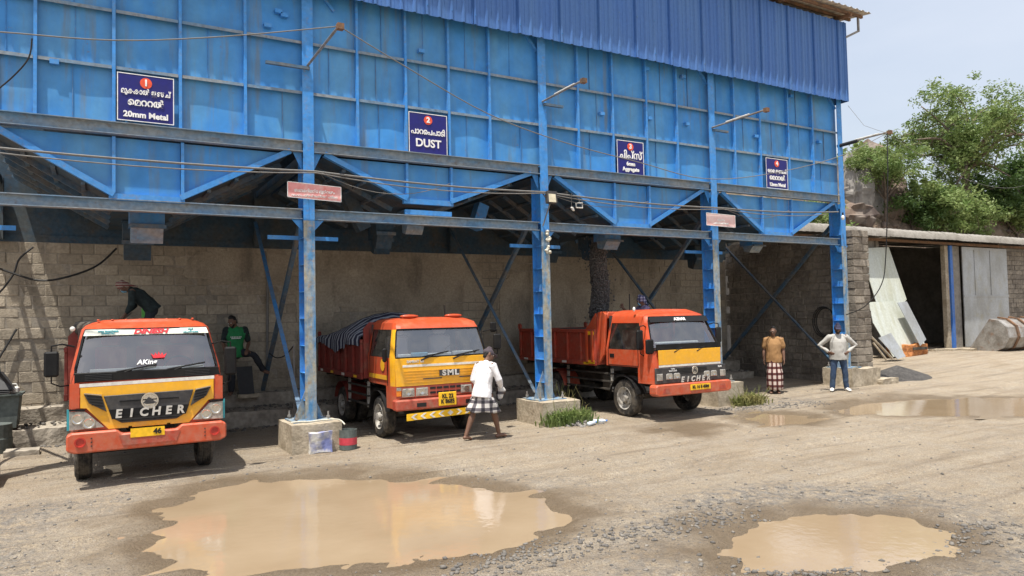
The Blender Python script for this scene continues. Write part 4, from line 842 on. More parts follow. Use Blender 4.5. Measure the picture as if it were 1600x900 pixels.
t_=thing('dark_drum','dark steel drum at the foot of the ledge near the left edge','drum',(-4.75,2.95,0)); MB().lathe([(0,0),(0,0.27),(0.25,0.28),(0.27,0.27),(0.5,0.27),(0.5,0.0)],20,'z',(-4.75,2.95,0)).build('body','drum_metal',t_,smooth=False)
m=rough_box(-4.55,-4.05,2.2,2.6,0.0,0.10,0.03,0.12,31); solo(m,'stone_slab','ledge_concrete','flat stone slab on the ground left of the first truck','slab',(-4.3,2.4,0))
# black plate leaning by the man in the green jersey
a=onY(385,600,4.05); solo(MB().add([(a.x-0.16,4.0,0.62),(a.x+0.16,4.0,0.62),(a.x+0.13,4.10,1.22),(a.x-0.20,4.10,1.22),(a.x-0.16,4.02,0.62),(a.x+0.16,4.02,0.62),(a.x+0.13,4.12,1.22),(a.x-0.20,4.12,1.22)],[(0,1,2,3),(7,6,5,4),(0,4,5,1),(1,5,6,2),(2,6,7,3),(3,7,4,0)]),'leaning_board','black_sheet','black board leaning on the ledge beside the man in the green jersey','board',(a.x,4.05,0.62))
solo(rough_box(a.x-0.2,a.x+0.25,3.95,4.2,0.55,0.63,0.015,0.1,3),'stone_slab','concrete','pale slab under the leaning black board','slab',(a.x,4.0,0.55))
# rubble, weeds and bottles at the second plinth
n=170; P=np.stack([5.15+rng.normal(0,0.28,n),-0.62+rng.normal(0,0.16,n),np.zeros(n)],1); P[:,2]=ground_h(P[:,0],P[:,1])[0]+0.10*np.exp(-(((P[:,0]-5.1)/0.3)**2+((P[:,1]+0.55)/0.2)**2))*rng.random(n)*1.3
stones('rubble',P,0.02+0.05*rng.random(n)**2,'rock_pale','heap of pale rubble below the weeds at the plinth left of the third truck','rubble',0.8)
def bottle(x,y,rz,label):
    z=gz(x,y)+0.045; t=thing('plastic_bottle',label,'bottle',(x,y,z),rz,'discarded bottles')
    MB().lathe([(-0.13,0.0),(-0.13,0.04),(-0.05,0.043),(0.0,0.037),(0.05,0.042),(0.1,0.03),(0.13,0.014)],12,'x').build('body','plastic_clear',t,smooth=True,local=True); MB().lathe([(0.131,0.0),(0.131,0.018),(0.16,0.018),(0.16,0.0)],10,'x').build('cap','bottle_cap',t,local=True)
bottle(5.28,-0.92,0.4,'crushed clear plastic bottle at the front of the rubble heap'); bottle(5.62,-0.72,-0.3,'clear plastic bottle right of the rubble heap')
def weeds(name,x,y,n,h,mat,label,spread=0.35,ys=0.16,tw=0):
    t=thing(name,label,'weeds',(x,y,0)); m=MB(); z00=gz(x,y)-0.01
    for k in range(n):
        bx=x+random.gauss(0,spread); by=y+random.gauss(0,ys); bz=z00; hh=h*random.uniform(0.3,1.1); dx=random.uniform(-.6,.6)*hh; dy=random.uniform(-.6,.3)*hh; w_=random.uniform(.006,.016)
        m.add([(bx-w_,by,bz),(bx+w_,by,bz),(bx+dx*.45+w_*1.6,by+dy*.4,bz+hh*.65),(bx+dx*.45-w_*1.6,by+dy*.4,bz+hh*.65),(bx+dx,by+dy,bz+hh*random.uniform(.7,1))],[(0,1,2,3),(3,2,4)])
        for q in range(3):
            u=random.uniform(.3,.9); c=Vector((bx+dx*.45*u,by+dy*.4*u,bz+hh*u)); d=Vector((random.uniform(-1,1),random.uniform(-1,1),random.uniform(-.2,.6)))*0.05; s=d.cross(Vector((0,0,1)))*0.35
            m.add([c,c+d*.5+s,c+d,c+d*.5-s],[(0,1,2,3)])
    m.build('leaves',mat,t,fix=False)
    if tw:
        m=MB()
        for k in range(tw):
            bx=x+random.gauss(0,spread); by=y+random.gauss(0,ys); z0=z00; m.tube([(bx,by,z0),(bx+random.uniform(-.1,.1),by,z0+h*.7),(bx+random.uniform(-.25,.3),by,z0+h*random.uniform(1.1,1.6))],0.004,4)
        m.build('stems','dry_weed',t)
weeds('weed_clump',4.98,-0.55,420,0.36,'leaf_green','green weeds growing round the right corner of the plinth left of the third truck',0.22,0.10,10)
weeds('weed_clump',5.35,0.35,60,0.5,'dry_weed','thin dry stalks behind the plinth left of the third truck',0.25,0.25,22)
weeds('weed_clump',10.15,-0.50,420,0.30,'dry_weed','dry yellowish weeds at the plinth right of the third truck',0.24,0.12,14)
# ------------------------------------------------------------------ the shed on the right
YS=5.0; sh=thing('storage_shed','grey block storage shed with a wide dark doorway and fibre cement roof edge','shed',(28,YS,0.3))
m=MB(); m.box(15.3,23.6,YS,YS+0.2,0.1,4.9); m.build('wall','shed_wall',sh)
for x0,x1 in ((29.0,29.62),(33.4,46)): MB().box(x0,x1,YS,YS+0.2,0.2,4.85).build('wall','shed_wall',sh)
# courses of the right wall
for j in range(20):
    for i in range(6):
        x=33.5+i*0.45+(j%2)*0.22; link('block',SM[(i+j)%4],sh,Vector((x,YS-0.0,0.45+j*0.22))-Vector((28,YS,0.3)),(0,0,0),(0.43,0.1,0.2))
MB().box(15.3,46,YS+6.0,YS+6.2,0.1,5.55).build('rear_wall','shed_wall',sh); MB().box(24.0,24.2,YS+0.21,YS+6,0.1,5.2).build('side_wall','shed_wall',sh); MB().box(33.3,33.5,YS+0.21,YS+6,0.1,5.2).build('side_wall','shed_wall',sh)
t0=MB().box(26.5,29.2,YS+5.95,YS+5.99,0.4,2.9).build('inner_door','drum_metal',sh); MB().box(27.8,27.84,YS+5.93,YS+5.949,0.4,2.9).build('door_seam','chassis',t0)
MB().box(28.72,28.92,YS-0.10,YS+0.1,0.3,4.85).build('post','blue_post',sh); MB().box(28.45,28.7,YS-0.03,YS+0.15,0.3,4.85).build('post','concrete',sh)
MB().box(15.4,46,YS-0.25,YS-0.15,4.86,4.96).build('lintel','rusty_steel',sh)
d=MB(); d.box(29.64,33.35,YS-0.12,YS-0.08,0.45,4.82); dd=d.build('sheet_door','galv_sheet',sh)
for x in (30.6,31.9): MB().box(x-0.03,x+0.03,YS-0.14,YS-0.121,2.7,4.7).build('door_rib','galv_sheet',dd)
MB().box(29.64,33.35,YS-0.145,YS-0.121,2.62,2.69).build('door_rib','galv_sheet',dd)
x=15.6; k=0
while x<46:      # roof edge: overlapping sheets, each bent down at the eave
    e=x+0.98; dz=random.uniform(-.015,.015); m=MB()
    pr=[(x-0.03+ (e-x+0.06)*i/12, 0.006*math.sin(i/12*6.283*3)) for i in range(13)]
    rows=[(YS-0.75,4.98),(YS-0.72,5.20),(YS-0.55,5.32),(YS+6.3,5.62)]
    vs=[(a,y,z+b+dz) for y,z in rows for a,b in pr]; m.add(vs,[(r*13+i,r*13+i+1,(r+1)*13+i+1,(r+1)*13+i) for r in range(3) for i in range(12)]); m.build('roof_sheet','asbestos',sh,smooth=True,fix=False); x=e
def leaning(poly,y0,y1,mat,label):
    """sheet from polygon (x,z) leaning: bottom at y0, top at y1"""
    zs=[p_[1] for p_ in poly]; z0,z1=min(zs),max(zs); m=MB(); f=[];b=[]
    for x,z in poly:
        y=y0+(y1-y0)*(z-z0)/(z1-z0); f.append((x,y,z)); b.append((x,y+0.02,z))
    n=len(poly); m.add(f+b,[tuple(range(n)),tuple(range(2*n-1,n-1,-1))]+[(i,i+n,(i+1)%n+n,(i+1)%n) for i in range(n)])
    return solo(m,'metal_sheet',mat,label,'metal sheet',(sum(p_[0] for p_ in poly)/n,y0,z0),'metal sheets left of the shed doorway')
def S(px,py,Y): q=onY(px,py,Y); return (q.x,q.z)
leaning([S(1354,387,4.5),S(1400,385,4.5),S(1412,468,4.5),S(1408,472,4.5),S(1364,474,4.5)],4.35,4.8,'pale_sheet','tall bent pale sheet hanging at the left of the shed doorway')
leaning([S(1362,472,4.2),S(1410,470,4.2),S(1420,505,4.2),S(1433,546,4.2),S(1402,550,4.2),S(1376,557,4.2),S(1360,505,4.2)],3.7,4.32,'pale_sheet','stained greenish sheet leaning below the bent one')
leaning([S(1402,473,4.0),S(1417,471,4.0),S(1430,530,4.0),S(1418,540,4.0)],3.5,4.0,'galv_sheet','narrow grey sheet leaning at the left edge of the dark doorway')
leaning([S(1362,528,3.6),S(1384,520,3.6),S(1392,556,3.6),S(1378,560,3.6)],3.0,3.4,'galv_sheet','small crumpled sheet at the foot of the leaning sheets')
for k,(a,b) in enumerate((((1360,525),(1394,560)),((1364,535),(1385,562)))):
    p0=onY(*a,3.0);p1=onY(*b,2.8); wire('timber_stick',[p0,p1],0.04,'concrete',['long pale stick lying against the sheets by the stone pillar','shorter pale stick under the long one by the stone pillar'][k])
q=onZ(1419,556,0.35); t_=thing('rusty_box','rusty orange sheet metal box lying before the shed doorway','metal box',(q.x,q.y,0.33))
m=rough_box(q.x-0.75,q.x+0.65,q.y-0.4,q.y+0.4,0.33,0.80,0.10,0.25,8); m.build('body','rust_orange',t_); MB().box(q.x-0.4,q.x+0.5,q.y-0.47,q.y-0.43,0.60,0.70).build('slot','chassis',t_)
for k,(px,py,w_) in enumerate(((1463,552,0.7),(1492,551,1.1),(1520,551,0.9),(1548,550,0.8),(1437,555,0.5))):
    q=onZ(px,py,0.33); solo(rough_box(q.x-w_/2,q.x+w_/2,q.y-0.2,q.y+0.2,0.28,0.50,0.04,0.15,60+k),'kerb_stone','concrete',['small kerb stone left of the row before the shed','longest kerb stone in the row before the shed','middle right kerb stone of the row before the shed','kerb stone nearest the loader bucket','loose stone by the rusty metal box'][k],'kerb stone',(q.x,q.y,0.28),'kerb stones before the shed')
# loader bucket: curved shell, side plates, ribs, cutting edge
q=onZ(1572,552,0.35); bx,by=q.x+1.4,q.y+.2; t_=thing('loader_bucket','worn steel loader bucket lying on its back at the right edge','loader bucket',(bx,by,0.35),R(172))
prof=[(-1.05,0.02),(-0.55,0.0),(0.0,0.02),(0.45,0.22),(0.66,0.62),(0.58,1.02),(0.25,1.28),(-0.10,1.34)]; Wd=1.5
m=MB(); n=len(prof); inn=[(a*0.96+(-0.0),b*0.94+0.05) for a,b in prof]
vs=[(x,a,b) for x in (-Wd,Wd) for a,b in prof]+[(x,a,b) for x in (-Wd,Wd) for a,b in inn]
fs=[(i,i+1,n+i+1,n+i) for i in range(n-1)]+[(2*n+i,3*n+i,3*n+i+1,2*n+i+1) for i in range(n-1)]+[(0,n,3*n,2*n),(n-1,3*n-1,4*n-1,2*n-1)]
m.add(vs,fs); m.build('shell','bucket_steel',t_,local=True,smooth=False)
for x in (-Wd,Wd): MB().prism(prof,x-0.03,x+0.03,'yz').build('side_plate','bucket_steel',t_,local=True)
for x in (-1.0,-0.35,0.35,1.0):
    m=MB()
    for a,b in zip(prof[2:],prof[3:]): m.bar((x,a[0]*1.05,a[1]*1.04+0.0),(x,b[0]*1.05,b[1]*1.04),0.10,0.06,(0,1,0.3))
    m.build('wear_strip','rusty_steel',t_,local=True)
MB().box(-Wd-0.05,Wd+0.05,-1.25,-1.0,-0.01,0.05).build('cutting_edge','galv_sheet',t_,local=True)
# ------------------------------------------------------------------ hill, rocks and trees behind the shed
hx=np.linspace(14,140,90); hy=np.concatenate([np.linspace(11.4,24,40),np.linspace(25,120,30)])
HX,HY=np.meshgrid(hx,hy)
def hill_h(x,y):
    return 5.2+3.6*sstep(11.6,15,y)+2.2*sstep(16,60,y)+1.8*sstep(42,60,x)*sstep(11.8,15,y)+1.5*fbm(x*.25,y*.25,4,31)+0.7*fbm(x*1.1,y*1.1,3,33)
HZ=hill_h(HX,HY); HZ[0,:]=-1
co=np.stack([HX.ravel(),HY.ravel(),HZ.ravel()],1); nn_=len(hx); fs=[(j*nn_+i,j*nn_+i+1,(j+1)*nn_+i+1,(j+1)*nn_+i) for j in range(len(hy)-1) for i in range(nn_-1)]
tag(MB().add([tuple(c_) for c_ in co],fs).build('hill','hill_soil',smooth=True),kind='structure')
def hh(x,y): return float(hill_h(np.array([x]),np.array([y]))[0])
def boulder(c,r,mat,label,seed,sub=4,amp=0.35):
    bm=bmesh.new(); bmesh.ops.create_icosphere(bm,subdivisions=sub,radius=1)
    for v in bm.verts:
        n=v.co.normalized(); q=Vector((round(n.x*1.6)/1.6,round(n.y*1.6)/1.6,round(n.z*1.6)/1.6))
        f=1+amp*0.5*mnoise.cell(n*3.1+Vector((seed,1,2)))*0.4+amp*mnoise.noise(n*1.3+Vector((seed,0,0)))+amp*.5*mnoise.noise(n*3+Vector((0,seed,0)))+amp*.22*mnoise.noise(n*7.5+Vector((0,0,seed)))
        n=(n*0.5+q.normalized()*0.5 if q.length>0 else n)*f; v.co=Vector((n.x*r[0],n.y*r[1],n.z*r[2]))
    me=bpy.data.meshes.new('boulder'); bm.to_mesh(me); bm.free(); me.materials.append(MATS[mat]); return tag(link('boulder',me,None,c),label,'rock','rocks behind the shed')
def at(px,py,Y): return onY(px,py,Y)
boulder(at(1356,312,16),(2.3,2.4,3.3),'rock','tall brown rock face left of the small tree',1.0,4,0.3)
boulder(at(1330,305,15),(1.3,1.5,2.4),'rock_pale','pale cracked rock at the edge of the bunker',4.0,4,0.3)
boulder(at(1367,318,14.6),(1.05,0.7,2.3),'rock_pale','smooth grey slab of rock behind the small tree',9.0,4,0.16)
boulder(at(1332,340,13.5),(1.5,1.0,0.9),'rock','low dark rock at the foot of the cliff',14.0,3,0.4)
boulder(at(1392,315,17),(1.2,1.2,2.8),'rock','reddish rock right of the grey slab',21.0,4,0.3)
n=500; P=np.stack([rng.uniform(20,75,n),rng.uniform(11.6,16,n),np.zeros(n)],1); P[:,2]=hill_h(P[:,0],P[:,1])
stones('hill_stones',P,0.06+0.28*rng.random(n)**2,'rock','loose stones and clods on the bank above the shed roof','stones',0.8)
def leaves(n_tips,tips,per,rad,ls,rs):
    """leaf blades in clumps round the branch tips, as arrays"""
    C=np.repeat(np.array(tips),per,0); N=len(C); off=rs.normal(0,1,(N,3)); off/=np.linalg.norm(off,axis=1)[:,None]+1e-9; off*= (rs.random((N,1))**0.5)*np.repeat(rad,per)[:,None]
    P=C+off*np.array([1,1,0.75]); a=rs.normal(0,1,(N,3)); a[:,2]*=0.6; a/=np.linalg.norm(a,axis=1)[:,None]; b=np.cross(a,rs.normal(0,1,(N,3))); b/=np.linalg.norm(b,axis=1)[:,None]
    s=(ls*(0.6+0.8*rs.random(N)))[:,None]; V=np.stack([P-a*s,P+b*s*.38,P+a*s,P-b*s*.38],1).reshape(-1,3)
    return V
def quads(name,V,mat,parent):
    me=bpy.data.meshes.new(name); N=len(V)//4; V=V-np.array(WLOC[parent.name]) if parent else V
    me.vertices.add(len(V)); me.vertices.foreach_set('co',V.ravel().astype(np.float32)); me.loops.add(len(V)); me.loops.foreach_set('vertex_index',np.arange(len(V),dtype=np.int32))
    me.polygons.add(N); me.polygons.foreach_set('loop_start',np.arange(0,len(V),4,dtype=np.int32)); me.update(); me.validate(); me.materials.append(MATS[mat]); return link(name,me,parent)
def tree(name,base,h,crown_c,crown_r,label,mat,seed,limbs=9,tips_n=300,per=80,rad=0.75,ls=0.14,group=None,trunk_r=0.28,low=-.15):
    rs=np.random.default_rng(seed); rr=random.Random(seed); t=thing(name,label,'tree',base,group=group); B=Vector(base); tm=MB(); tips=[]
    top=B+Vector((0,0,h*0.35)); tm.tube(spline([B-Vector((0,0,.5)),B+Vector((rr.uniform(-.2,.2),0,h*.18)),top],4),[trunk_r*(1-.04*i) for i in range(9)],9)
    cc=Vector(crown_c)
    for k in range(limbs):
        a=6.283*k/limbs+rr.uniform(-.3,.3); e=rr.uniform(low,1.05); d=Vector((math.cos(a)*math.cos(e)*crown_r[0],math.sin(a)*math.cos(e)*crown_r[1],math.sin(e)*crown_r[2]))*rr.uniform(.55,.8)
        end=cc+d; mid=top.lerp(end,.5)+Vector((rr.uniform(-.5,.5),rr.uniform(-.5,.5),rr.uniform(-.2,.7))); L=spline([top-Vector((0,0,rr.uniform(0,h*.1))),mid,end],5)
        tm.tube(L,[trunk_r*.5*(1-i/len(L)*.85) for i in range(len(L))],6)
        for q in range(max(2,tips_n//limbs//7)):
            s0=L[rr.randrange(3,len(L))]; dd=Vector((rr.gauss(0,1),rr.gauss(0,1),rr.gauss(.15,.7))).normalized(); e1=s0+Vector((dd.x*crown_r[0],dd.y*crown_r[1],dd.z*crown_r[2]))*rr.uniform(.25,.55)
            rel=e1-cc; kk=math.sqrt((rel.x/crown_r[0])**2+(rel.y/crown_r[1])**2+(rel.z/crown_r[2])**2)
            if kk>1.05: e1=cc+rel*(1.05/kk)
            tm.tube([s0,s0.lerp(e1,.5)+Vector((0,0,.15)),e1],[trunk_r*.12,trunk_r*.08,trunk_r*.04],4)
            for z in range(7): tips.append(s0.lerp(e1,rr.uniform(.45,1.08))+Vector((rr.gauss(0,.45),rr.gauss(0,.45),rr.gauss(0,.3))))
    tm.build('trunk','bark',t,smooth=True)
    V=leaves(len(tips),[tuple(p_) for p_ in tips],per,rad*(0.5+rs.random(len(tips))),ls,rs); quads('crown',V,mat,t); return t
b=at(1512,352,14); b.z=hh(b.x,b.y)
tree('shade_tree',tuple(b),10.5,tuple(at(1518,230,14)),(6.2,5.5,5.0),'large leafy tree rising above the shed roof at the right','leaf_green',5,20,560,58,0.62,0.11,trunk_r=0.3,low=-.95)
b=at(1385,345,13.5); b.z=hh(b.x,b.y)
tree('small_tree',tuple(b),5.2,tuple(at(1378,262,13.5)),(2.6,2.0,2.0),'small leafy tree with several stems before the rock face','leaf_green',9,8,150,75,0.45,0.09,trunk_r=0.12)
b=at(1478,340,13.0); b.z=hh(b.x,b.y)
tree('shrub',tuple(b),2.5,tuple(at(1455,318,13)),(2.6,1.8,1.9),'bright green shrub on the bank left of the large tree','leaf_green',19,7,140,70,0.5,0.13,trunk_r=0.1)
b=at(1560,330,13.5); b.z=hh(b.x,b.y)
tree('shrub',tuple(b),2.6,tuple(at(1560,325,13.5)),(3.6,2,2.0),'darker green shrub on the bank below the large tree','leaf_dark',23,7,160,60,0.55,0.14,trunk_r=0.1)
b=at(1620,330,13.5); b.z=hh(b.x,b.y)
tree('shrub',tuple(b),3.6,tuple(at(1625,290,14)),(3.6,3,3.2),'green tree cut by the right edge of the picture','leaf_dark',29,8,180,60,0.6,0.15,trunk_r=0.15)
b=at(1345,255,15); 
tree('shrub',(b.x,15,b.z-2.5),2.2,tuple(at(1348,236,14.5)),(2.0,1.2,0.9),'sparse green branches above the rock next to the bunker','leaf_green',31,6,80,30,0.4,0.12,trunk_r=0.08)
for k,(px,py,Y_,cr_,sd_,mt_) in enumerate(((1425,322,13.2,(2.2,1.5,1.3),41,'leaf_dark'),(1510,335,12.8,(2.4,1.3,1.1),43,'leaf_green'),(1590,340,12.8,(2.2,1.4,1.3),47,'leaf_green'))):
    b=at(px,py+14,Y_); tree('shrub',(b.x,Y_,hh(b.x,Y_)-.3),1.8,tuple(at(px,py,Y_)),cr_,['low dark shrub on the bank just right of the drop cable','low bright shrub on the bank below the trunk of the large tree','low bright shrub at the right end of the bank'][k],mt_,sd_,6,90,60,0.42,0.11,trunk_r=0.07)
b=at(1275,345,9); tree('shrub',(b.x,9.0,2.0),3.2,(b.x,9.0,b.z),(1.8,1.0,1.3),'green shrub seen through the gap at the last hopper','leaf_green',33,6,100,50,0.4,0.12,trunk_r=0.1)
m=MB(); rr=random.Random(4)
for k in range(900):
    x=rr.uniform(36,62); y=rr.uniform(12,15.5); z=hh(x,y); a=rr.uniform(0,6.28); l=rr.uniform(.3,1.0); m.tube([(x,y,z-.05),(x+math.cos(a)*l*.5,y+math.sin(a)*l*.3,z+l*rr.uniform(.1,.5)),(x+math.cos(a)*l,y+math.sin(a)*l*.5,z+l*rr.uniform(-.1,.6))],[0.02,0.014,0.006],3,caps=False)
tag(m.build('brushwood','dry_twig',fix=False),'dry twigs and roots tangled over the bank','brushwood',kind='stuff')
#PART5
# ------------------------------------------------------------------ trucks (own space: x across, y back from the bumper, z up)
def lin(tab,z):
    if z<=tab[0][0]: return tab[0][1]
    for (a,p),(b,q) in zip(tab,tab[1:]):
        if z<=b: return p+(q-p)*(z-a)/(b-a)
    return tab[-1][1]
def wheel(t,x,y,r=0.385,w_=0.22,side=-1,name='wheel',dual=False):
    """tyre with tread grooves and a dished rim; side is the outer face's x sign"""
    hub=bpy.data.objects.new(name,None); 
    xs_=[x] if not dual else [x,x-side*0.27]
    T=MB()
    for xx in xs_:
        a,b=xx-w_/2,xx+w_/2; T.lathe([(a,r*.60),(a,r*.86),(a+.02,r*.96),(a+.045,r)]+sum([[(u,r),(u,r*.965),(u+.012,r*.965),(u+.012,r)] for u in np.linspace(a+.06,b-.072,4)],[])+[(b-.045,r),(b-.02,r*.96),(b,r*.86),(b,r*.60),(a,r*.60)],36,'x',(0,0,0))
    ty=T.build(name,'rubber',t,local=True); ty.location=(0,y,r)
    # tread blocks round the shoulder
    o=MB(); s=side; xo=x+s*w_/2
    o.lathe([(xo-s*.02,r*.62),(xo+s*0.005,r*.60),(xo-s*.01,r*.55),(xo-s*.07,r*.50),(xo-s*.09,r*.34),(xo-s*.05,r*.30),(xo-s*.05,r*.2),(xo+s*.03,r*.18),(xo+s*.035,r*.05),(xo+s*.035,0.0)],28,'x')
    rm=o.build('rim','rim_grey',ty,local=True,smooth=False)
    for k in range(6):
        a=k*math.pi/3; m=MB(); m.lathe([(xo-s*.05,0.0),(xo-s*.05,0.016),(xo-s*.02,0.016),(xo-s*.02,0.0)],6,'x',(0,r*.25*math.cos(a),r*.25*math.sin(a))); m.build('wheel_nut','chrome',ty,local=True)
    for k in range(5):
        a=k*2*math.pi/5+.3; m=MB(); m.lathe([(xo-s*.082,0.0),(xo-s*.082,0.034)],10,'x',(0,r*.42*math.cos(a),r*.42*math.sin(a))); m.build('rim_hole','plate_black',ty,local=True)
    return ty
def plate(t,name,poly,y,mat,th=0.012,bevel=0.0):
    return MB().prism(poly,y-th,y,'xz').build(name,mat,t,local=True,bevel=bevel)
def rect(x0,x1,z0,z1): return [(x0,z0),(x1,z0),(x1,z1),(x0,z1)]
def truck(loc,rz,label,S):
    """S: cab profile and colours. Shell as a grid of rings so the windows are real openings"""
    t=thing('dump_truck',label,'truck',loc,R(rz),'dump trucks in the bays')
    FY,WD=S['front'],S['width']          # z -> y of the front face, z -> half width
    zs_=S['levels']; yr=S['cab_rear']; ya=S['pillar']; yarch=S['arch']
    zwb,zwt=S['ws']; zdb,zdt=S['win']
    cr=S.get('corner',0.11)
    def ring(z):
        f=lin(FY,z); w=lin(WD,z); c=cr
        q=[(0,f-0.03),(w*.3,f-0.027),(w*.6,f-0.018),(w-c*1.3,f),(w-c*.45,f+c*.28),(w-.01,f+c*.95)]
        a=max(f+c*1.5,ya(z)); q+=[(w,a),(w,max(a+.06,yarch[0])),(w,max(a+.12,yarch[1])),(w,yr-.09),(w,yr-.02),(w-.05,yr),(0,yr)]
        return q
    rings=[ring(z) for z in zs_]; n=len(rings[0]); body=MB(); pil={1:MB(),-1:MB()}; ws=MB(); sw={1:MB(),-1:MB()}
    NW=4      # index up to which ring columns belong to the windscreen
    for s in (1,-1):
        for j in range(len(zs_)-1):
            z0,z1=zs_[j],zs_[j+1]
            for i in range(n-1):
                a,b,c,d=rings[j][i],rings[j][i+1],rings[j+1][i+1],rings[j+1][i]
                P=[(s*a[0],a[1],z0),(s*b[0],b[1],z0),(s*c[0],c[1],z1),(s*d[0],d[1],z1)]
                if s<0: P=P[::-1]
                if z0>=zwb-1e-6 and z1<=zwt+1e-6 and i<NW-0: ws.add([(p_[0],p_[1]+0.012,p_[2]) for p_ in P],[(0,1,2,3)]); continue
                if z0>=zdb-1e-6 and z1<=zdt+1e-6 and 6<=i<=8: sw[s].add([(p_[0]*0.985,p_[1],p_[2]) for p_ in P],[(0,1,2,3)]); continue
                if z1<=S['arch_z']+1e-6 and i>=7 : continue
                if z1<=S.get('skirt_z',0)+1e-6 and i in (5,6): continue
                (pil[s] if (S.get('pillar_mat') and 4<=i<=5 and z0>=S['pillar_z']-1e-6 and z1<=zwt+1e-6) else body).add(P,[(0,1,2,3)])
    top=rings[-1]; zt=zs_[-1]; m=body; o=len(m.v); full=[(p_[0],p_[1]) for p_ in top]+[(-p_[0],p_[1]) for p_ in top[-2:0:-1]]
    m.v+=[(x,y,zt) for x,y in full]+[(x*.8,(y-yr/2)*.85+yr/2,zt+.035) for x,y in full]+[(0,yr*.55,zt+.05)]; N=len(full)
    m.f+=[(o+i,o+(i+1)%N,o+N+(i+1)%N,o+N+i) for i in range(N)]+[(o+N+i,o+N+(i+1)%N,o+2*N) for i in range(N)]
    def weld(mb,name,mat,parent=t,smooth=True):
        me=mb.mesh(name,mat,False); bm=bmesh.new(); bm.from_mesh(me); bmesh.ops.remove_doubles(bm,verts=bm.verts,dist=0.0005)
        if smooth:
            for f in bm.faces: f.smooth=True
            for e in bm.edges:
                if len(e.link_faces)==2 and e.calc_face_angle(0)>R(32): e.smooth=False
        bm.to_mesh(me); bm.free(); return link(name,me,parent)
    cab=weld(body,'cab',S['cab'])
    for s in (1,-1):
        if pil[s].v: weld(pil[s],'windscreen_pillar',S['pillar_mat'])
    wso=weld(ws,'windscreen','windscreen_glass')
    for s in (1,-1): weld(sw[s],'side_window','side_glass')
    # rubber gasket round the windscreen
    def fy(z): return lin(FY,z)
    g=[]; 
    for k in range(13): x=(k/12*2-1)*(lin(WD,zwb)-cr*.5); g.append((x,fy(zwb)-0.028+0.045*(abs(x)/lin(WD,zwb))**3,zwb))
    for k in range(1,9): z=zwb+(zwt-zwb)*k/8; g.append((lin(WD,z)-cr*.45,fy(z)+cr*.25,z))
    for k in range(1,13): x=(1-k/6)*(lin(WD,zwt)-cr*.5); g.append((x,fy(zwt)-0.028+0.045*(abs(x)/lin(WD,zwt))**3,zwt))
    for k in range(1,8): z=zwt-(zwt-zwb)*k/8; g.append((-lin(WD,z)+cr*.45,fy(z)+cr*.25,z))
    MB().tube(g,0.016,6,closed=True).build('gasket','black_plastic',wso,local=True)
    # interior
    wi=lin(WD,1.5)-.07
    MB().box(-wi,wi,fy(zwb)+.06,fy(zwb)+.34,zwb-.22,zwb-.03).build('dashboard','interior',t,local=True,bevel=.02)
    MB().box(-wi,wi,yr-.07,yr-.05,.95,zt-.08).build('rear_lining','interior',t,local=True)
    for x in (-.45,.1,.5) if S.get('seat') else (-.45,.45):
        q=MB(); q.box(x-.21,x+.21,yr-.30,yr-.16,1.25,1.86); q.box(x-.13,x+.13,yr-.28,yr-.18,1.88,2.04); q.build('seat',S.get('seat','seat_grey'),t,local=True,bevel=.03)
    sx_=S.get('driver',0.42); MB().tube([(sx_+.20*math.cos(a),fy(zwb)+.42+.07*math.sin(a),zwb+.0+.17*math.sin(a)) for a in np.linspace(0,6.283,22)[:-1]],.014,6,closed=True).build('steering_wheel','black_plastic',t,local=True)
    # wipers
    for x,dx in ((-.45,.42),(.18,.42)):
        y0=fy(zwb)-.05; q=MB(); q.tube([(x,y0-.01,zwb-.05),(x+dx*.55,y0-.0,zwb+.03)],.016,6); q.tube([(x+dx*.1,y0-.01,zwb+.01),(x+dx*1.3,y0+.02,zwb+.085)],.013,5); q.build('wiper','black_plastic',t,local=True)
    # chassis, axle, wheels
    for x in (-.38,.38): MB().box(x-.04,x+.04,.25,S['body'][1]-.15,.62,.80).build('chassis_rail','chassis',t,local=True)
    ax=S['axles']; MB().tube([(-.8,ax[0],.40),(.8,ax[0],.40)],.06,8).build('axle','chassis',t,local=True); MB().tube([(-.8,ax[1],.40),(-.2,ax[1],.40),(-.15,ax[1],.42),(.15,ax[1],.42),(.2,ax[1],.40),(.8,ax[1],.40)],[.06,.06,.17,.17,.06,.06],10).build('axle','chassis',t,local=True)
    ww=S['track']
    for s in (-1,1):
        wheel(t,s*ww,ax[0],S.get('r',.385),.22,s); wheel(t,s*ww,ax[1],S.get('r',.385),.22,s,dual=True)
        arch=[(s*(ww+.02),ax[0]+.47*math.cos(a),.40+.47*math.sin(a)) for a in np.linspace(.15,math.pi-.25,12)]
        q=MB(); vs=[]; 
        for a in arch: vs+= [(a[0]-s*.16,a[1],a[2]),(a[0]+s*.12,a[1],a[2])]
        q.add(vs,[(2*i,2*i+1,2*i+3,2*i+2) for i in range(len(arch)-1)]); q.build('mudguard','black_plastic',t,local=True)
        q=MB(); vs=[]
        for a in np.linspace(.2,math.pi-.2,10): vs+=[(s*(ww-.34),ax[1]+.47*math.cos(a),.42+.47*math.sin(a)),(s*(ww+.13),ax[1]+.47*math.cos(a),.42+.47*math.sin(a))]
        q.add(vs,[(2*i,2*i+1,2*i+3,2*i+2) for i in range(9)]); q.build('mudguard',S.get('guard','chassis'),t,local=True)
    MB().box(-.78,-.45,1.55,2.05,.48,.86).build('fuel_tank','chassis',t,local=True,bevel=.04); MB().box(.45,.75,1.55,1.95,.5,.85).build('battery_box','chassis',t,local=True,bevel=.02)
    for z in (.55,.72,.89): MB().box(-.93,-.89,1.45,ax[1]-.5,z-.018,z+.018).build('side_guard','chassis',t,local=True)
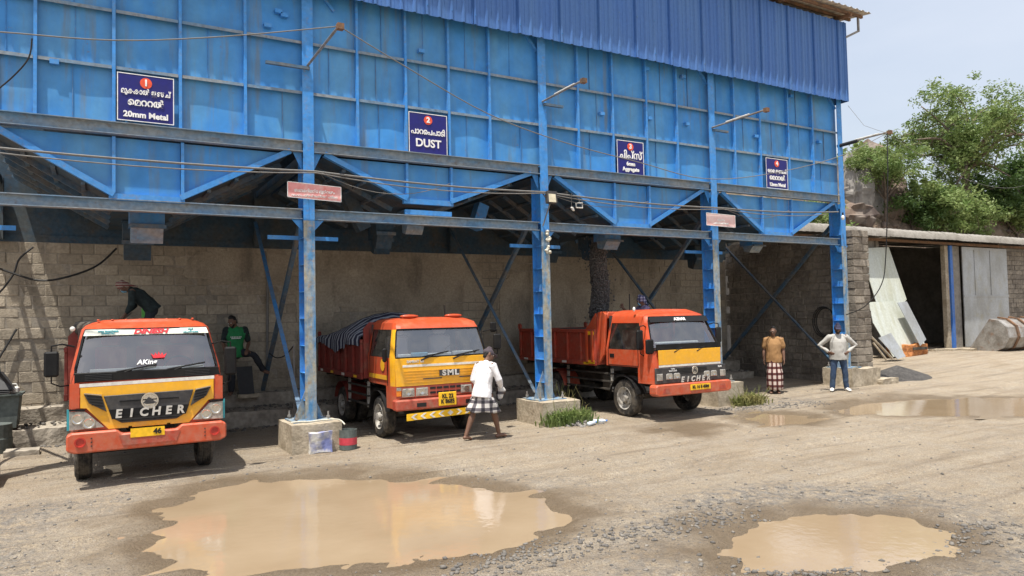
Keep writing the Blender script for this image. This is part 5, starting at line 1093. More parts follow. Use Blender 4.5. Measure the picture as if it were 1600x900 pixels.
    for y in (1.5,ax[1]-.55): MB().box(-.92,-.88,y-.03,y+.03,.5,1.0).build('side_guard_post','rim_grey',t,local=True)
    # tipping body
    y0,y1=S['body']; bw=S['bw']; z0,z1=S['bz']; bm_=S['box']
    MB().box(-bw+.04,bw-.04,y0+.03,y1-.03,z0,z0+.05).build('floor',bm_,t,local=True)
    for k in range(5): MB().box(-bw+.1,bw-.1,y0+.2+k*(y1-y0-.4)/4-.04,y0+.2+k*(y1-y0-.4)/4+.04,z0-.12,z0-.001).build('cross_member','chassis',t,local=True)
    MB().box(-.34,.34,y0+.1,y1-.1,z0-.26,z0-.121).build('sub_frame','chassis',t,local=True)
    for s in (-1,1):
        x=s*bw; a,b=sorted((x,x-s*.025)); sp=MB().box(a,b,y0,y1,z0-.02,z1).build('side_panel',bm_,t,local=True)
        for k in range(7):
            y=y0+.05+k*(y1-y0-.1)/6; a,b=sorted((x+s*.001,x+s*.05)); MB().box(a,b,y-.035,y+.035,z0+.06,z1-.07).build('post',bm_,sp,local=True,bevel=.008)
        a,b=sorted((x+s*.001,x+s*.055)); MB().box(a,b,y0,y1,z1-.07,z1+.01).build('top_rail',bm_,sp,local=True,bevel=.008); MB().box(a,b,y0,y1,z0-.04,z0+.06).build('bottom_rail',bm_,sp,local=True,bevel=.008)
        for k in range(4):
            y=y0+.35+k*(y1-y0-.7)/3; a,b=sorted((x+s*.056,x+s*.062)); MB().box(a,b,y-.09,y+.09,z0-.02,z0+.03).build('reflector','plate_yellow' if k%2==0 else 'stripe_white',sp,local=True)
    zf=S['head_z']; hb=MB(); hb.prism([(-bw,z0-.02),(bw,z0-.02),(bw,zf-.12),(bw-.12,zf),(-bw+.12,zf),(-bw,zf-.12)],y0-.03,y0-.001); hb.build('headboard',bm_,t,local=True)
    tg=MB().box(-bw,bw,y1+.001,y1+.03,z0-.02,z1).build('tailgate',bm_,t,local=True)
    for s in (-1,1): MB().prism([(y1-.02,z1),(y1+.06,z1),(y1+.08,z1+.10),(y1+.03,z1+.14),(y1-.03,z1+.10)],s*bw-.03,s*bw+.03,'yz').build('hinge_ear',bm_,t,local=True)
    return t,cab,fy
def letters(t,s,size,x,z,y,mat='silver_letter',**kw): return text(s,size,mat,t,(x,y,z),**kw)
def mirror(t,s,x,y,z,w_=.18,h=.34,arm=True):
    m=MB().box(x-w_/2,x+w_/2,y-.03,y+.03,z-h/2,z+h/2).build('mirror','black_plastic',t,local=True,bevel=.025)
    MB().box(x-w_/2+.015,x+w_/2-.015,y+.0301,y+.034,z-h/2+.015,z+h/2-.015).build('mirror_glass','chrome',m,local=True)
    if arm: MB().tube([(x,y+.0,z+h/2-.03),(x,y,z+h/2+.07),(x-s*.12,y+.02,z+h/2+.09),(x-s*.26,y+.1,z+h/2+.05)],.012,6).build('mirror_arm','black_plastic',m,local=True); MB().tube([(x,y,z-h/2+.02),(x,y,z-h/2-.08),(x-s*.10,y+.02,z-h/2-.13),(x-s*.26,y+.12,z-h/2-.12)],.01,6).build('mirror_arm','black_plastic',m,local=True)
# ---------------- first truck: new rounded cab
S1=dict(front=[(.55,.05),(.80,.03),(1.40,.03),(1.54,.09),(2.13,.34),(2.21,.48),(2.24,.62)],width=[(.55,.95),(.95,.97),(1.54,.955),(2.13,.83),(2.21,.76),(2.24,.66)],levels=[.78,1.0,1.2,1.40,1.54,1.7,1.9,2.03,2.13,2.19,2.23],cab_rear=1.55,pillar=lambda z:.30 if z<1.5 else .30+(z-1.5)*.35,arch=(.46,1.32),ws=(1.54,2.13),win=(1.54,2.03),arch_z=1.0,cab='truck_orange',axles=(.87,3.75),track=.80,body=(1.75,5.05),bw=1.02,bz=(1.08,1.85),head_z=2.15,box='truck_maroon',seat='seat_red',driver=.42)
t1,c1,f1=truck((-2.56,-1.28,0),0,'orange dump truck with black winged grille and DINESH banner on its windscreen',S1)
yF=-.012
plate(t1,'yellow_panel',[(-.83,1.36),(-.83,1.09),(-.76,1.085),(-.50,.785),(.50,.785),(.76,1.085),(.83,1.10),(.83,1.38)],yF,'truck_yellow',.012)
plate(t1,'white_strip',[(-.84,1.365),(.84,1.385),(.84,1.43),(-.84,1.41)],yF-.001,'stripe_white',.010)
plate(t1,'cowl_panel',[(-.90,1.42),(-.84,1.435),(.84,1.435),(.92,1.44),(.90,1.545),(-.90,1.545)],.035,'black_plastic',.03)
for s in (-1,1):
    for k in range(4): plate(t1,'louvre',rect(s*.62-.16,s*.62+.16,1.45+k*.022,1.458+k*.022),.004,'dark_grille',.008)
plate(t1,'grille',[(-.56,1.235),(-.46,.93),(-.34,.855),(.34,.855),(.46,.93),(.56,1.25)],yF-.013,'dark_grille',.02,.006)
for s in (-1,1):
    w0=plate(t1,'grille_wing',[(s*.585,1.24),(s*.79,1.275),(s*.73,1.15),(s*.52,1.02)][::s],yF-.013,'dark_grille',.03,.005)
    plate(t1,'wing_trim',[(s*.585,1.245),(s*.79,1.28),(s*.785,1.29),(s*.58,1.255)][::s],yF-.016,'chrome',.03)
    for k in range(4):
        z=1.10+k*.04; MB().bar((s*(.56+k*.006),yF-.047,z),(s*(.70+k*.018),yF-.047,z+.03),.010,.014,(0,0,1)).build('grille_slat','black_plastic',w0,local=True)
    hl=plate(t1,'headlight',[(s*.955,1.055),(s*.775,1.045),(s*.55,.815),(s*.955,.80)][::s],yF+.004,'lamp_glass',.02,.006)
    plate(t1,'headlight_rim',[(s*.965,1.085),(s*.77,1.075),(s*.775,1.05),(s*.955,1.06)][::s],yF+.002,'black_plastic',.024)
    for k,(hx_,hz_) in enumerate(((.86,.95),(.73,.885))): MB().lathe([(0,.0),(0,.07),(-.006,.075),(-.006,.06),(.03,.01)],18,'y',(s*hx_,yF-.018,hz_)).build('reflector','chrome',hl,local=True)
    plate(t1,'corner_trim',rect(min(s*.957,s*.985),max(s*.957,s*.985),.80,1.08),.03,'text_teal',.03)
    plate(t1,'cab_side_panel',rect(min(s*.84,s*.955),max(s*.84,s*.955),1.09,1.42),yF+.012,'truck_orange',.008)
for z in (.885,.97,1.15): plate(t1,'grille_slat',rect(-.37,.37,z-.008,z+.008),yF-.034,'black_plastic',.01)
plate(t1,'letter_bar',[(-.46,.915),(.46,.915),(.50,1.045),(-.50,1.045)],yF-.0335,'black_plastic',.008)
MB().lathe([(0,0),(0,.115),(-.014,.11),(-.014,.09),(-.004,.085),(-.004,0)],28,'y',(0,yF-.036,1.135)).build('emblem','chrome',t1,local=True)
q=plate(t1,'emblem_wing',[(-.085,1.105),(-.015,1.185),(.02,1.165),(.06,1.12),(.085,1.105),(.04,1.09),(-.04,1.09)],yF-.04,'dark_grille',.012)
for k,ch in enumerate('EICHER'): letters(t1,ch,.155,-.385+k*.154,.98,yF-.046,bold=.006,shear=.12,extrude=.008)
bp=MB(); bp.prism([(-.99,.54),(-.90,.50),(.90,.50),(.99,.54),(.99,.74),(.93,.775),(.40,.775),(.34,.72),(-.34,.72),(-.40,.775),(-.93,.775),(-.99,.74)],-.11,.10); bpo=bp.build('bumper','truck_orange',t1,local=True,bevel=.02)
plate(t1,'bumper_inset',[(-.33,.56),(.33,.56),(.38,.70),(-.38,.70)],-.111,'truck_red',.006)
for s in (-1,1):
    MB().lathe([(0,0),(0,.062),(-.012,.068),(-.012,.050),(.0,.046)],20,'y',(s*.83,-.112,.645)).build('fog_lamp','lamp_red',bpo,local=True)
    for k in range(3): MB().lathe([(0,0),(0,.010),(-.006,.010),(-.006,0)],8,'y',(s*(.70-.0*k),-.111,.59+k*.05)).build('bolt','chassis',bpo,local=True)
    for k in range(2): MB().box(s*.04+(k-.5)*.0+s*.2-.02,s*.04+s*.2+.02,-.03,-.013,.785,.80).build('clip','plate_yellow',t1,local=True)
npl=plate(t1,'number_plate',rect(-.24,.18,.655,.775),-.115,'plate_yellow',.008); text('46',.10,'plate_black',t1,(.09,-.127,.715),bold=.004)
plate(t1,'banner',[(-.80,2.045),(.80,2.045),(.775,2.135),(-.775,2.135)],0,'banner_white',.002).matrix_local=Matrix.Translation((0,.255,0))@Matrix.Identity(4)
bn=[o for o in t1.children if o.name.startswith('banner')][0]; bn.location=(0,f1(2.09)-.035,2.09); bn.rotation_euler=(R(-23),0,0)
for v in bn.data.vertices: v.co.z-=2.09
TR=(R(90-23),0,0); yb=f1(2.09)-.043
text('DINESH',.098,'text_red',t1,(.03,yb,2.09),rot=TR,bold=.004,shear=.28,sx=1.28)
text('MOB 9846274868\n9744461961',.034,'text_teal',t1,(-.50,yb,2.09),rot=TR,bold=.001); text('SOLID\n&\nHOLLOW BRICKS',.026,'text_teal',t1,(.56,yb,2.09),rot=TR,bold=.001)
text('AKing',.10,'text_white',t1,(-.03,f1(1.66)-.04,1.66),rot=TR,bold=.002,shear=.2)
cw=MB(); cw.prism([(-.02,0),(.16,.0),(.20,.09),(.145,.045),(.125,.10),(.095,.05),(.07,.12),(.045,.05),(.015,.10),(-.005,.045),(-.06,.09)],-.002,.0); co_=cw.build('crown_sticker','text_red',t1,local=True); co_.location=(.07,f1(1.70)-.042,1.715); co_.scale=(.8,1,.8); co_.rotation_euler=(R(-23),0,0)
mirror(t1,-1,-1.16,.02,1.69,.17,.34); mirror(t1,1,1.10,.22,1.62,.17,.42)
MB().ell((-.93,.35,2.15),(.034,.034,.034),12,8).build('marker_lamp','bulb',t1,local=True,smooth=True)
for k in range(8): MB().ell((-.62+k*.177,.60,2.265),(.022,.022,.012),8,5).build('roof_bolt','truck_orange',t1,local=True,smooth=True)
plate(t1,'dash_tray',rect(-.72,.72,1.545,1.585),f1(1.54)+.16,'stripe_white',.12)
def load_heap(t,S,h,mat='aggregate',name='load',label=None):
    y0,y1=S['body']; bw=S['bw']-.04; z=S['bz'][1]-.14; nx_,ny_=18,30; vs=[]; 
    for j in range(ny_+1):
        for i in range(nx_+1):
            u=i/nx_; v=j/ny_; x=(u*2-1)*bw; y=y0+.01+(y1-y0-.02)*v; vs.append((x,y,z+h*max(0,math.sin(math.pi*u))**.7*max(0,math.sin(math.pi*v))**.6+.05*mnoise.noise((x*3,y*3,1))+.02*mnoise.noise((x*11,y*11,4))))
    return MB().add(vs,[(j*(nx_+1)+i,j*(nx_+1)+i+1,(j+1)*(nx_+1)+i+1,(j+1)*(nx_+1)+i) for j in range(ny_) for i in range(nx_)])
def add_load(t,S,h,label,base):
    me=load_heap(t,S,h).mesh('aggregate_load','aggregate',True); o=link('aggregate_load',me,None,t.location,t.rotation_euler); tag(o,label,'aggregate load','aggregate loads on the trucks'); return o
add_load(t1,S1,.12,'stone aggregate loaded behind the cab of the DINESH truck',None)
# ---------------- second truck: boxy yellow fronted cab, tarpaulin over its load
S2=dict(front=[(.55,.04),(1.50,.0),(2.0,.16),(2.12,.26),(2.18,.42)],width=[(.55,.93),(1.5,.95),(2.0,.86),(2.12,.83),(2.18,.74)],levels=[.60,.80,1.0,1.16,1.34,1.50,1.65,1.85,2.0,2.06,2.12,2.17],cab_rear=1.38,pillar=lambda z:.20 if z<1.5 else .20+(z-1.5)*.22,arch=(.42,1.22),ws=(1.50,2.0),win=(1.50,2.0),arch_z=1.0,cab='truck_orange',pillar_mat='truck_yellow',pillar_z=1.0,corner=.09,axles=(.92,3.25),track=.80,body=(1.5,4.6),bw=1.0,bz=(1.08,1.80),head_z=2.14,box='truck_maroon',seat=None,driver=.42,guard='truck_maroon')
t2,c2,f2=truck((2.27,-.52,0),0,'dump truck with yellow front panel, chevron bumper strip and striped tarpaulin',S2)
yF=-.032
plate(t2,'yellow_panel',[(-.92,1.0),(.92,1.0),(.93,1.245),(.94,1.49),(-.94,1.49),(-.93,1.245)],yF-.001,'truck_yellow',.012,.004)
plate(t2,'white_strip',rect(-.80,.92,1.335,1.375),yF-.0135,'stripe_white',.004)
for k in range(5): plate(t2,'pressed_rib',rect(-.78,.80,1.06+k*.05,1.067+k*.05),yF-.0135,'truck_yellow',.008)
plate(t2,'louvre_band',rect(-.42,-.05,1.105,1.125),yF-.0225,'dark_grille',.003); plate(t2,'louvre_band',rect(.30,.78,1.105,1.125),yF-.0225,'dark_grille',.003)
plate(t2,'badge',rect(-.10,.30,1.15,1.255),yF-.0225,'dark_grille',.012)
for k,ch in enumerate('SML'): letters(t2,ch,.135,-.01+k*.125,1.20,yF-.038,bold=.006,extrude=.006,sx=1.25)
letters(t2,'SAMRAT GS',.062,-.56,1.43,yF-.017,bold=.003,extrude=.003)
gp=plate(t2,'lower_panel',rect(-.92,.92,.80,.995),yF+.012,'truck_red',.018)
for s in (-1,1):
    for x in (.70,.44):
        h_=plate(t2,'headlight',rect(s*x-.105,s*x+.105,.825,.955),yF-.008,'lamp_glass',.02,.01)
        plate(t2,'headlight_rim',rect(s*x-.115,s*x+.115,.815,.965),yF-.0065,'chrome',.012)
        MB().lathe([(0,0),(0,.05),(-.006,.052),(-.004,.03),(.0,.0)],16,'y',(s*x,yF-.029,.89)).build('reflector','chrome',h_,local=True)
    plate(t2,'turn_signal',rect(min(s*.83,s*.92),max(s*.83,s*.92),.83,.98),yF-.006,'indicator_orange',.012,.006)
    plate(t2,'turn_signal_cover',rect(min(s*.83,s*.92),max(s*.83,s*.92),.93,.985),yF-.019,'lamp_glass',.004)
for z in (.84,.92):
    for k in range(6): plate(t2,'grille_slot',rect(-.28+k*.13,-.17+k*.13,z,z+.04),yF-.007,'plate_black',.004)
b2=MB().prism([(-.96,.58),(.96,.58),(.96,.77),(-.96,.77)],-.12,.08).build('bumper','truck_red',t2,local=True,bevel=.025)
for s in (-1,1): plate(t2,'bumper_hole',rect(s*.48-.09,s*.48+.09,.63,.70),-.121,'plate_black',.003)
cs=plate(t2,'chevron_strip',[(-.76,.40),(.82,.44),(.82,.56),(-.76,.52)],-.10,'plate_yellow',.01)
for k in range(9):
    x=-.62+k*.175; s=1 if k<4 else -1; zc=.48+.04*(x/.8)*.6
    if k==4: poly=[(x-.06,zc),(x,zc-.045),(x+.06,zc),(x,zc+.045)]
    else: poly=[(x-s*.06,zc),(x+s*.01,zc+.05),(x+s*.06,zc+.05),(x-s*.01,zc),(x+s*.06,zc-.05),(x+s*.01,zc-.05)]
    if k<8: MB().prism(poly,-.1155,-.1115).build('chevron','stripe_white',cs,local=True)
plate(t2,'number_plate',rect(-.16,.19,.62,.86),-.135,'plate_yellow',.012,.012); text('KL 22\nK 8685',.105,'plate_black',t2,(.015,-.151,.74),bold=.003,sx=.88)
mirror(t2,1,1.22,.16,1.72,.16,.30); mirror(t2,1,1.17,.22,2.0,.13,.2,False); mirror(t2,-1,-1.02,.26,1.55,.08,.25,False)
for x in (-.45,.45): MB().ell((x,.48,2.235),(.19,.09,.035),16,6).build('roof_marker','truck_orange',t2,local=True,smooth=True)
MB().tube([(.72,1.4,1.75),(.70,1.42,2.45)],.018,6).build('pole','chassis',t2,local=True)
for s in (-1,1):
    a,b=sorted((s*.953,s*.957)); MB().box(a,b,.32,1.30,1.10,1.18).build('door_stripe','truck_yellow',t2,local=True)
    MB().lathe([(0,0),(s*.004,.11),(s*.006,0)],20,'x',(s*.953,.55,1.36)).build('door_sticker','truck_yellow',t2,local=True)
    for y in (.30,1.26): MB().box(a,b,y-.006,y+.006,1.0,2.0).build('door_seam','plate_black',t2,local=True)
for k,(x,w_,m_) in enumerate(((-.72,.24,'paper'),(-.42,.3,'paper_blue'),(-.05,.5,'paper'),(.45,.4,'paper'))):
    MB().box(x-w_/2,x+w_/2,f2(1.5)+.04,f2(1.5)+.14,1.50,1.56+.02*(k%2)).build('paper_bundle',m_,t2,local=True,bevel=.01)
add_load(t2,S2,.30,'stone aggregate under the striped tarpaulin',None)
# tarpaulin: draped sheet over the heap, spilling over the left side
nx_,ny_=26,40; vs=[]; y0,y1=1.52,4.62
for j in range(ny_+1):
    for i in range(nx_+1):
        u=i/nx_; v=j/ny_; y=y0+(y1-y0)*v; s=(u*2-1)*1.35; hgt=.50*math.sin(math.pi*min(1,max(0,v*1.0+.12)))**.8
        if s<-1.07: x=-1.085-.02*math.sin(y*7); z=1.83-(-1.07-s)*(0.5+1.6*max(0,math.sin(y*2.1+1.2))*(1 if v<.35 else .35))
        elif s>1.04: x=1.07; z=1.83-(s-1.04)*.9
        else: x=s; z=1.84+hgt*max(0,math.cos(s*1.45))**.7*(.9+.1*math.sin(y*3))
        z+=.03*mnoise.noise((x*4,y*4,2))+.018*mnoise.noise((x*9,y*9,7)); vs.append((x,y+.03*mnoise.noise((x*3,y*2,9)),z))
me=MB().add(vs,[(j*(nx_+1)+i,j*(nx_+1)+i+1,(j+1)*(nx_+1)+i+1,(j+1)*(nx_+1)+i) for j in range(ny_) for i in range(nx_)]).mesh('tarpaulin','tarp_stripe',True)
tag(link('tarpaulin',me,None,t2.location),'dark blue and white striped tarpaulin draped over the second truck','tarpaulin')
# ---------------- third truck: older cab with yellow band and black lamp panel
S3=dict(front=[(.55,.05),(1.05,.05),(1.44,.08),(2.12,.38),(2.20,.50),(2.25,.66)],width=[(.55,.99),(1.44,.99),(2.12,.84),(2.20,.80),(2.25,.70)],levels=[.76,.92,1.08,1.26,1.44,1.60,1.85,2.0,2.12,2.17,2.24],cab_rear=1.60,pillar=lambda z:.34 if z<1.4 else .34+(z-1.4)*.42,arch=(.52,1.38),ws=(1.44,2.12),win=(1.44,2.0),arch_z=1.08,cab='truck_orange',axles=(1.05,3.75),track=.84,r=.40,body=(1.82,5.15),bw=1.06,bz=(1.10,1.86),head_z=2.24,box='truck_red',seat='seat_red',driver=.45,guard='truck_red')
t3,c3,f3=truck((7.52,-1.38,0),0,'orange dump truck with yellow band, black lamp panel and lettered plate, nearest the right end',S3)
yF=.02
plate(t3,'yellow_band',[(-.86,1.14),(.86,1.14),(.87,1.44),(-.87,1.44)],yF+.004,'truck_yellow',.012,.004)
plate(t3,'white_strip',rect(-.86,.86,1.095,1.136),yF+.003,'stripe_white',.012)
plate(t3,'cowl_panel',[(-.90,1.445),(.90,1.445),(.89,1.56),(-.89,1.56)],.055,'black_plastic',.03)
plate(t3,'lamp_panel',[(-.985,.765),(.985,.765),(.985,1.085),(-.985,1.085)],yF-.002,'dark_grille',.03,.01)
for k in range(4): plate(t3,'grille_slat',rect(-.42,.42,.95+k*.03,.962+k*.03),yF-.0325,'black_plastic',.008)
for s in (-1,1):
    for x in (.62,.42):
        h_=plate(t3,'headlight',[(s*x-.09,.845),(s*x+.09,.845),(s*x+.09,.945),(s*x+.06,.965),(s*x-.06,.965),(s*x-.09,.945)],yF-.032,'lamp_glass',.018,.01)
        MB().lathe([(0,0),(0,.04),(-.006,.042),(-.004,.02),(0,0)],14,'y',(s*x,yF-.051,.90)).build('reflector','chrome',h_,local=True)
    plate(t3,'corner_lamp',rect(min(s*.80,s*.96),max(s*.80,s*.96),.83,.97),yF-.032,'lamp_glass',.018,.01)
letters(t3,'Turbo\nIntercooled',.045,-.52,1.035,yF-.036,'text_white',extrude=.002); letters(t3,'10.90',.05,.80,1.04,yF-.036,'text_white',extrude=.002,bold=.001)
MB().lathe([(0,0),(0,.085),(-.012,.08),(-.012,.062),(-.004,.06),(-.004,0)],24,'y',(.08,yF-.034,1.0)).build('emblem','chrome',t3,local=True)
MB().prism([(.03,.96),(.08,1.045),(.13,.96),(.08,.985)],yF-.046,yF-.038).build('emblem_wing','dark_grille',t3,local=True)
for k,ch in enumerate('EICHER'): letters(t3,ch,.15,-.28+k*.145,.82,yF-.042,bold=.006,shear=.3,extrude=.006)
b3=MB().prism([(-1.05,.56),(-.98,.52),(.98,.52),(1.05,.56),(1.05,.72),(1.0,.755),(-1.0,.755),(-1.05,.72)],-.10,.12).build('bumper','truck_orange',t3,local=True,bevel=.02)
for s in (-1,1): plate(t3,'bumper_recess',[(s*.78-.1,.58),(s*.78+.1,.58),(s*.78+.07,.68),(s*.78-.07,.68)],-.101,'truck_red',.003)
plate(t3,'number_plate',rect(-.14,.42,.60,.72),-.105,'plate_yellow',.01); text('KL 16 E 4584',.085,'plate_black',t3,(.14,-.119,.66),bold=.003)
hb_=plate(t3,'sun_band',[(-.82,-.12),(.82,-.12),(.80,.0),(-.80,.0)],0,'plate_black',.003); hb_.location=(0,f3(2.11)-.033,2.12); hb_.rotation_euler=(R(-24),0,0)
text('AZHAR',.085,'text_white',t3,(0,f3(2.06)-.048,2.065),rot=(R(66),0,0),bold=.004,sx=1.15)
MB().box(-.7,.4,f3(1.44)+.08,f3(1.44)+.26,1.55,1.60).build('paper_bundle','paper',t3,local=True,bevel=.02)
mirror(t3,-1,-1.10,.30,1.66,.16,.40); mirror(t3,-1,-1.0,.12,1.52,.20,.30,False); mirror(t3,1,1.12,.30,1.70,.16,.34)
for s in (-1,1):
    a,b=sorted((s*.992,s*.998)); MB().box(a,b,1.30,1.45,1.26,1.34).build('door_handle','plate_black',t3,local=True)
    for y in (.50,1.50): MB().box(a,b,y-.006,y+.006,1.09,1.44).build('door_seam','plate_black',t3,local=True)
    MB().box(a,b,.50,1.50,1.098,1.108).build('door_seam','plate_black',t3,local=True)
MB().ell((-.86,.75,2.29),(.03,.03,.05),10,7).build('marker_lamp','bulb',t3,local=True,smooth=True)
# curved shoulders of the headboard over the third cab and yellow end reflectors
for s in (-1,1):
    MB().prism([(1.62,1.30),(1.80,1.10),(1.82,2.24),(1.62,2.26),(1.52,2.20)],s*1.0-.03,s*1.0+.03,'yz').build('headboard_wing','truck_orange',t3,local=True,bevel=.01)
    MB().prism([(1.83,1.86),(2.25,1.86),(2.05,2.02),(1.86,2.22)],s*1.04-.02,s*1.04+.02,'yz').build('side_brace','truck_orange',t3,local=True)
    a,b=sorted((s*1.115,s*1.122))
    for z in (1.10,1.74): MB().box(a,b,1.85,2.15,z,z+.08).build('reflector','plate_yellow',t3,local=True)
    for y in (1.9,2.1): MB().box(a-.03,b-.001,y-.03,y+.03,1.14,1.84).build('post','truck_orange',t3,local=True)
MB().prism([(-1.0,2.10),(1.0,2.10),(.92,2.255),(-.92,2.255)],1.56,1.80).build('headboard_visor','truck_orange',t3,local=True,bevel=.02)
add_load(t3,S3,.16,'stone aggregate heaped in the body of the third truck',None)
# ------------------------------------------------------------------ aggregate falling into the third truck
pc=onY(935,380,1.6); xa,ya_=pc.x,1.6; pb=onY(938,500,1.6)
N=13000; zz=1.95+(4.1-1.95)*rng.random(N); rad=np.where(rng.random(N)<0.95,np.sqrt(rng.random(N))*(0.19+0.05*(4.1-zz)/2.1),np.abs(rng.normal(0,0.20,N))); aa=rng.random(N)*6.283
P=np.stack([xa+rad*np.cos(aa)+0.03*np.sin(zz*5),ya_+rad*np.sin(aa),zz],1)
stones('falling_aggregate',P,0.010+0.016*rng.random(N),'aggregate','dark column of crushed stone falling from the chute into the third truck','falling stone',1.2)
# spare tyre lying behind the first cab
t_=thing('spare_tyre','black tyre lying flat behind the cab roof of the DINESH truck','tyre',(-3.12,0.55,2.02)); MB().lathe([(0,.22),(0.02,.36),(.08,.40),(.16,.40),(.22,.36),(.24,.22),(.0,.22)],28,'z',(-3.12,.55,2.03)).build('tyre','rubber',t_,smooth=True); MB().lathe([(.06,.0),(.06,.10),(.08,.20),(.03,.225),(.21,.225)],24,'z',(-3.12,.55,2.03)).build('rim','rim_grey',t_)
#PART6
# ------------------------------------------------------------------ people
V3=Vector
def limb(mb,pts,rad,n=14,side=(1,0,0),flat=False):
    """closed rounded tube; rad entries are r or (a,b): a along 'side', b across it"""
    P=[V3(p) for p in pts]; N=len(P); rad=[(r,r) if not isinstance(r,tuple) else r for r in rad]; S=V3(side); rings=[]
    def fr(t):
        s=S-t*S.dot(t)
        if s.length<.2: s=t.orthogonal()
        s.normalize(); return s,t.cross(s)
    seq=[]
    t0=(P[1]-P[0]).normalized(); t1=(P[-1]-P[-2]).normalized()
    e0=min(rad[0]); e1=min(rad[-1])
    for k,f in (() if flat else ((.98,.2),(.86,.52),(.5,.87))): seq.append((P[0]-t0*e0*k,t0,(rad[0][0]*f,rad[0][1]*f)))
    for i in range(N): seq.append((P[i],(P[min(i+1,N-1)]-P[max(i-1,0)]).normalized(),rad[i]))
    for k,f in ((.5,.87),(.86,.52),(.98,.2)): seq.append((P[-1]+t1*e1*k,t1,(rad[-1][0]*f,rad[-1][1]*f)))
    vs=[];fs=[]
    for p,t,r in seq:
        s,o=fr(t); vs+=[p+s*r[0]*math.cos(6.2832*k/n)+o*r[1]*math.sin(6.2832*k/n) for k in range(n)]
    M=len(seq)
    for i in range(M-1):
        for k in range(n): fs.append((i*n+k,i*n+(k+1)%n,(i+1)*n+(k+1)%n,(i+1)*n+k))
    fs+=[tuple(range(n-1,-1,-1)),tuple((M-1)*n+k for k in range(n))]
    mb.add(vs,fs)
def fuse(mb,name,mat,parent,voxel=.011,smooth=4,wr=0.0,ws=14.0):
    """overlapping pieces become one continuous surface"""
    me=mb.mesh(name,None); o=bpy.data.objects.new(name,me)
    m=o.modifiers.new('r','REMESH'); m.mode='VOXEL'; m.voxel_size=voxel; m.use_smooth_shade=True
    s=o.modifiers.new('s','SMOOTH'); s.iterations=smooth; s.factor=.5
    me2=evaluated(o); bpy.data.meshes.remove(me); me2.name=name
    if wr:
        nr=[v.normal.copy() for v in me2.vertices]
        for v,nv in zip(me2.vertices,nr):
            c=v.co.copy(); v.co=c+nv*(wr*mnoise.noise(V3((c.x*ws,c.y*ws,c.z*ws*.6)))+wr*.6*mnoise.noise(V3((c.x*ws*2.1,c.y*ws*2.1,c.z*ws*1.2+5))))
    me2.materials.clear(); me2.materials.append(MATS[mat]); me2.polygons.foreach_set('use_smooth',[True]*len(me2.polygons))
    return link(name,me2,parent)
def hand(mb,w_,d,pn,curl=.5,s=1.0,grip=False):
    """palm with four fingers and a thumb; d points along the hand, pn out of the palm"""
    d=V3(d).normalized(); pn=V3(pn); pn=(pn-d*pn.dot(d)).normalized(); ac=d.cross(pn); w_=V3(w_)
    limb(mb,[w_-d*.02,w_+d*.04*s,w_+d*.085*s],[(.026,.02),(.040,.018),(.042,.016)],10,ac)
    for k in range(4):
        o=(-.032+.0215*k)*s; L=(.068,.080,.076,.060)[k]*s; b=w_+d*.088*s+ac*o; c1=(math.pi*.5 if grip else .9)*curl+.1; c2=c1*2
        p1=b+(d*math.cos(c1*.5)+pn*math.sin(c1*.5))*L*.45; p2=p1+(d*math.cos(c1*1.3)+pn*math.sin(c1*1.3))*L*.32; p3=p2+(d*math.cos(c2)+pn*math.sin(c2))*L*.25
        limb(mb,[b-d*.015,b,p1,p2,p3],[.010,.0105,.0098,.009,.008],8)
    b=w_+d*.025*s-ac*.036*s*hand.side; q=b+(d*.75-ac*.75*hand.side+pn*.35)*.045*s; e=q+(d*.9-ac*.15*hand.side+pn*.5)*.04*s
    limb(mb,[w_+d*.01,b,q,e],[.016,.015,.012,.010],8)
hand.side=1
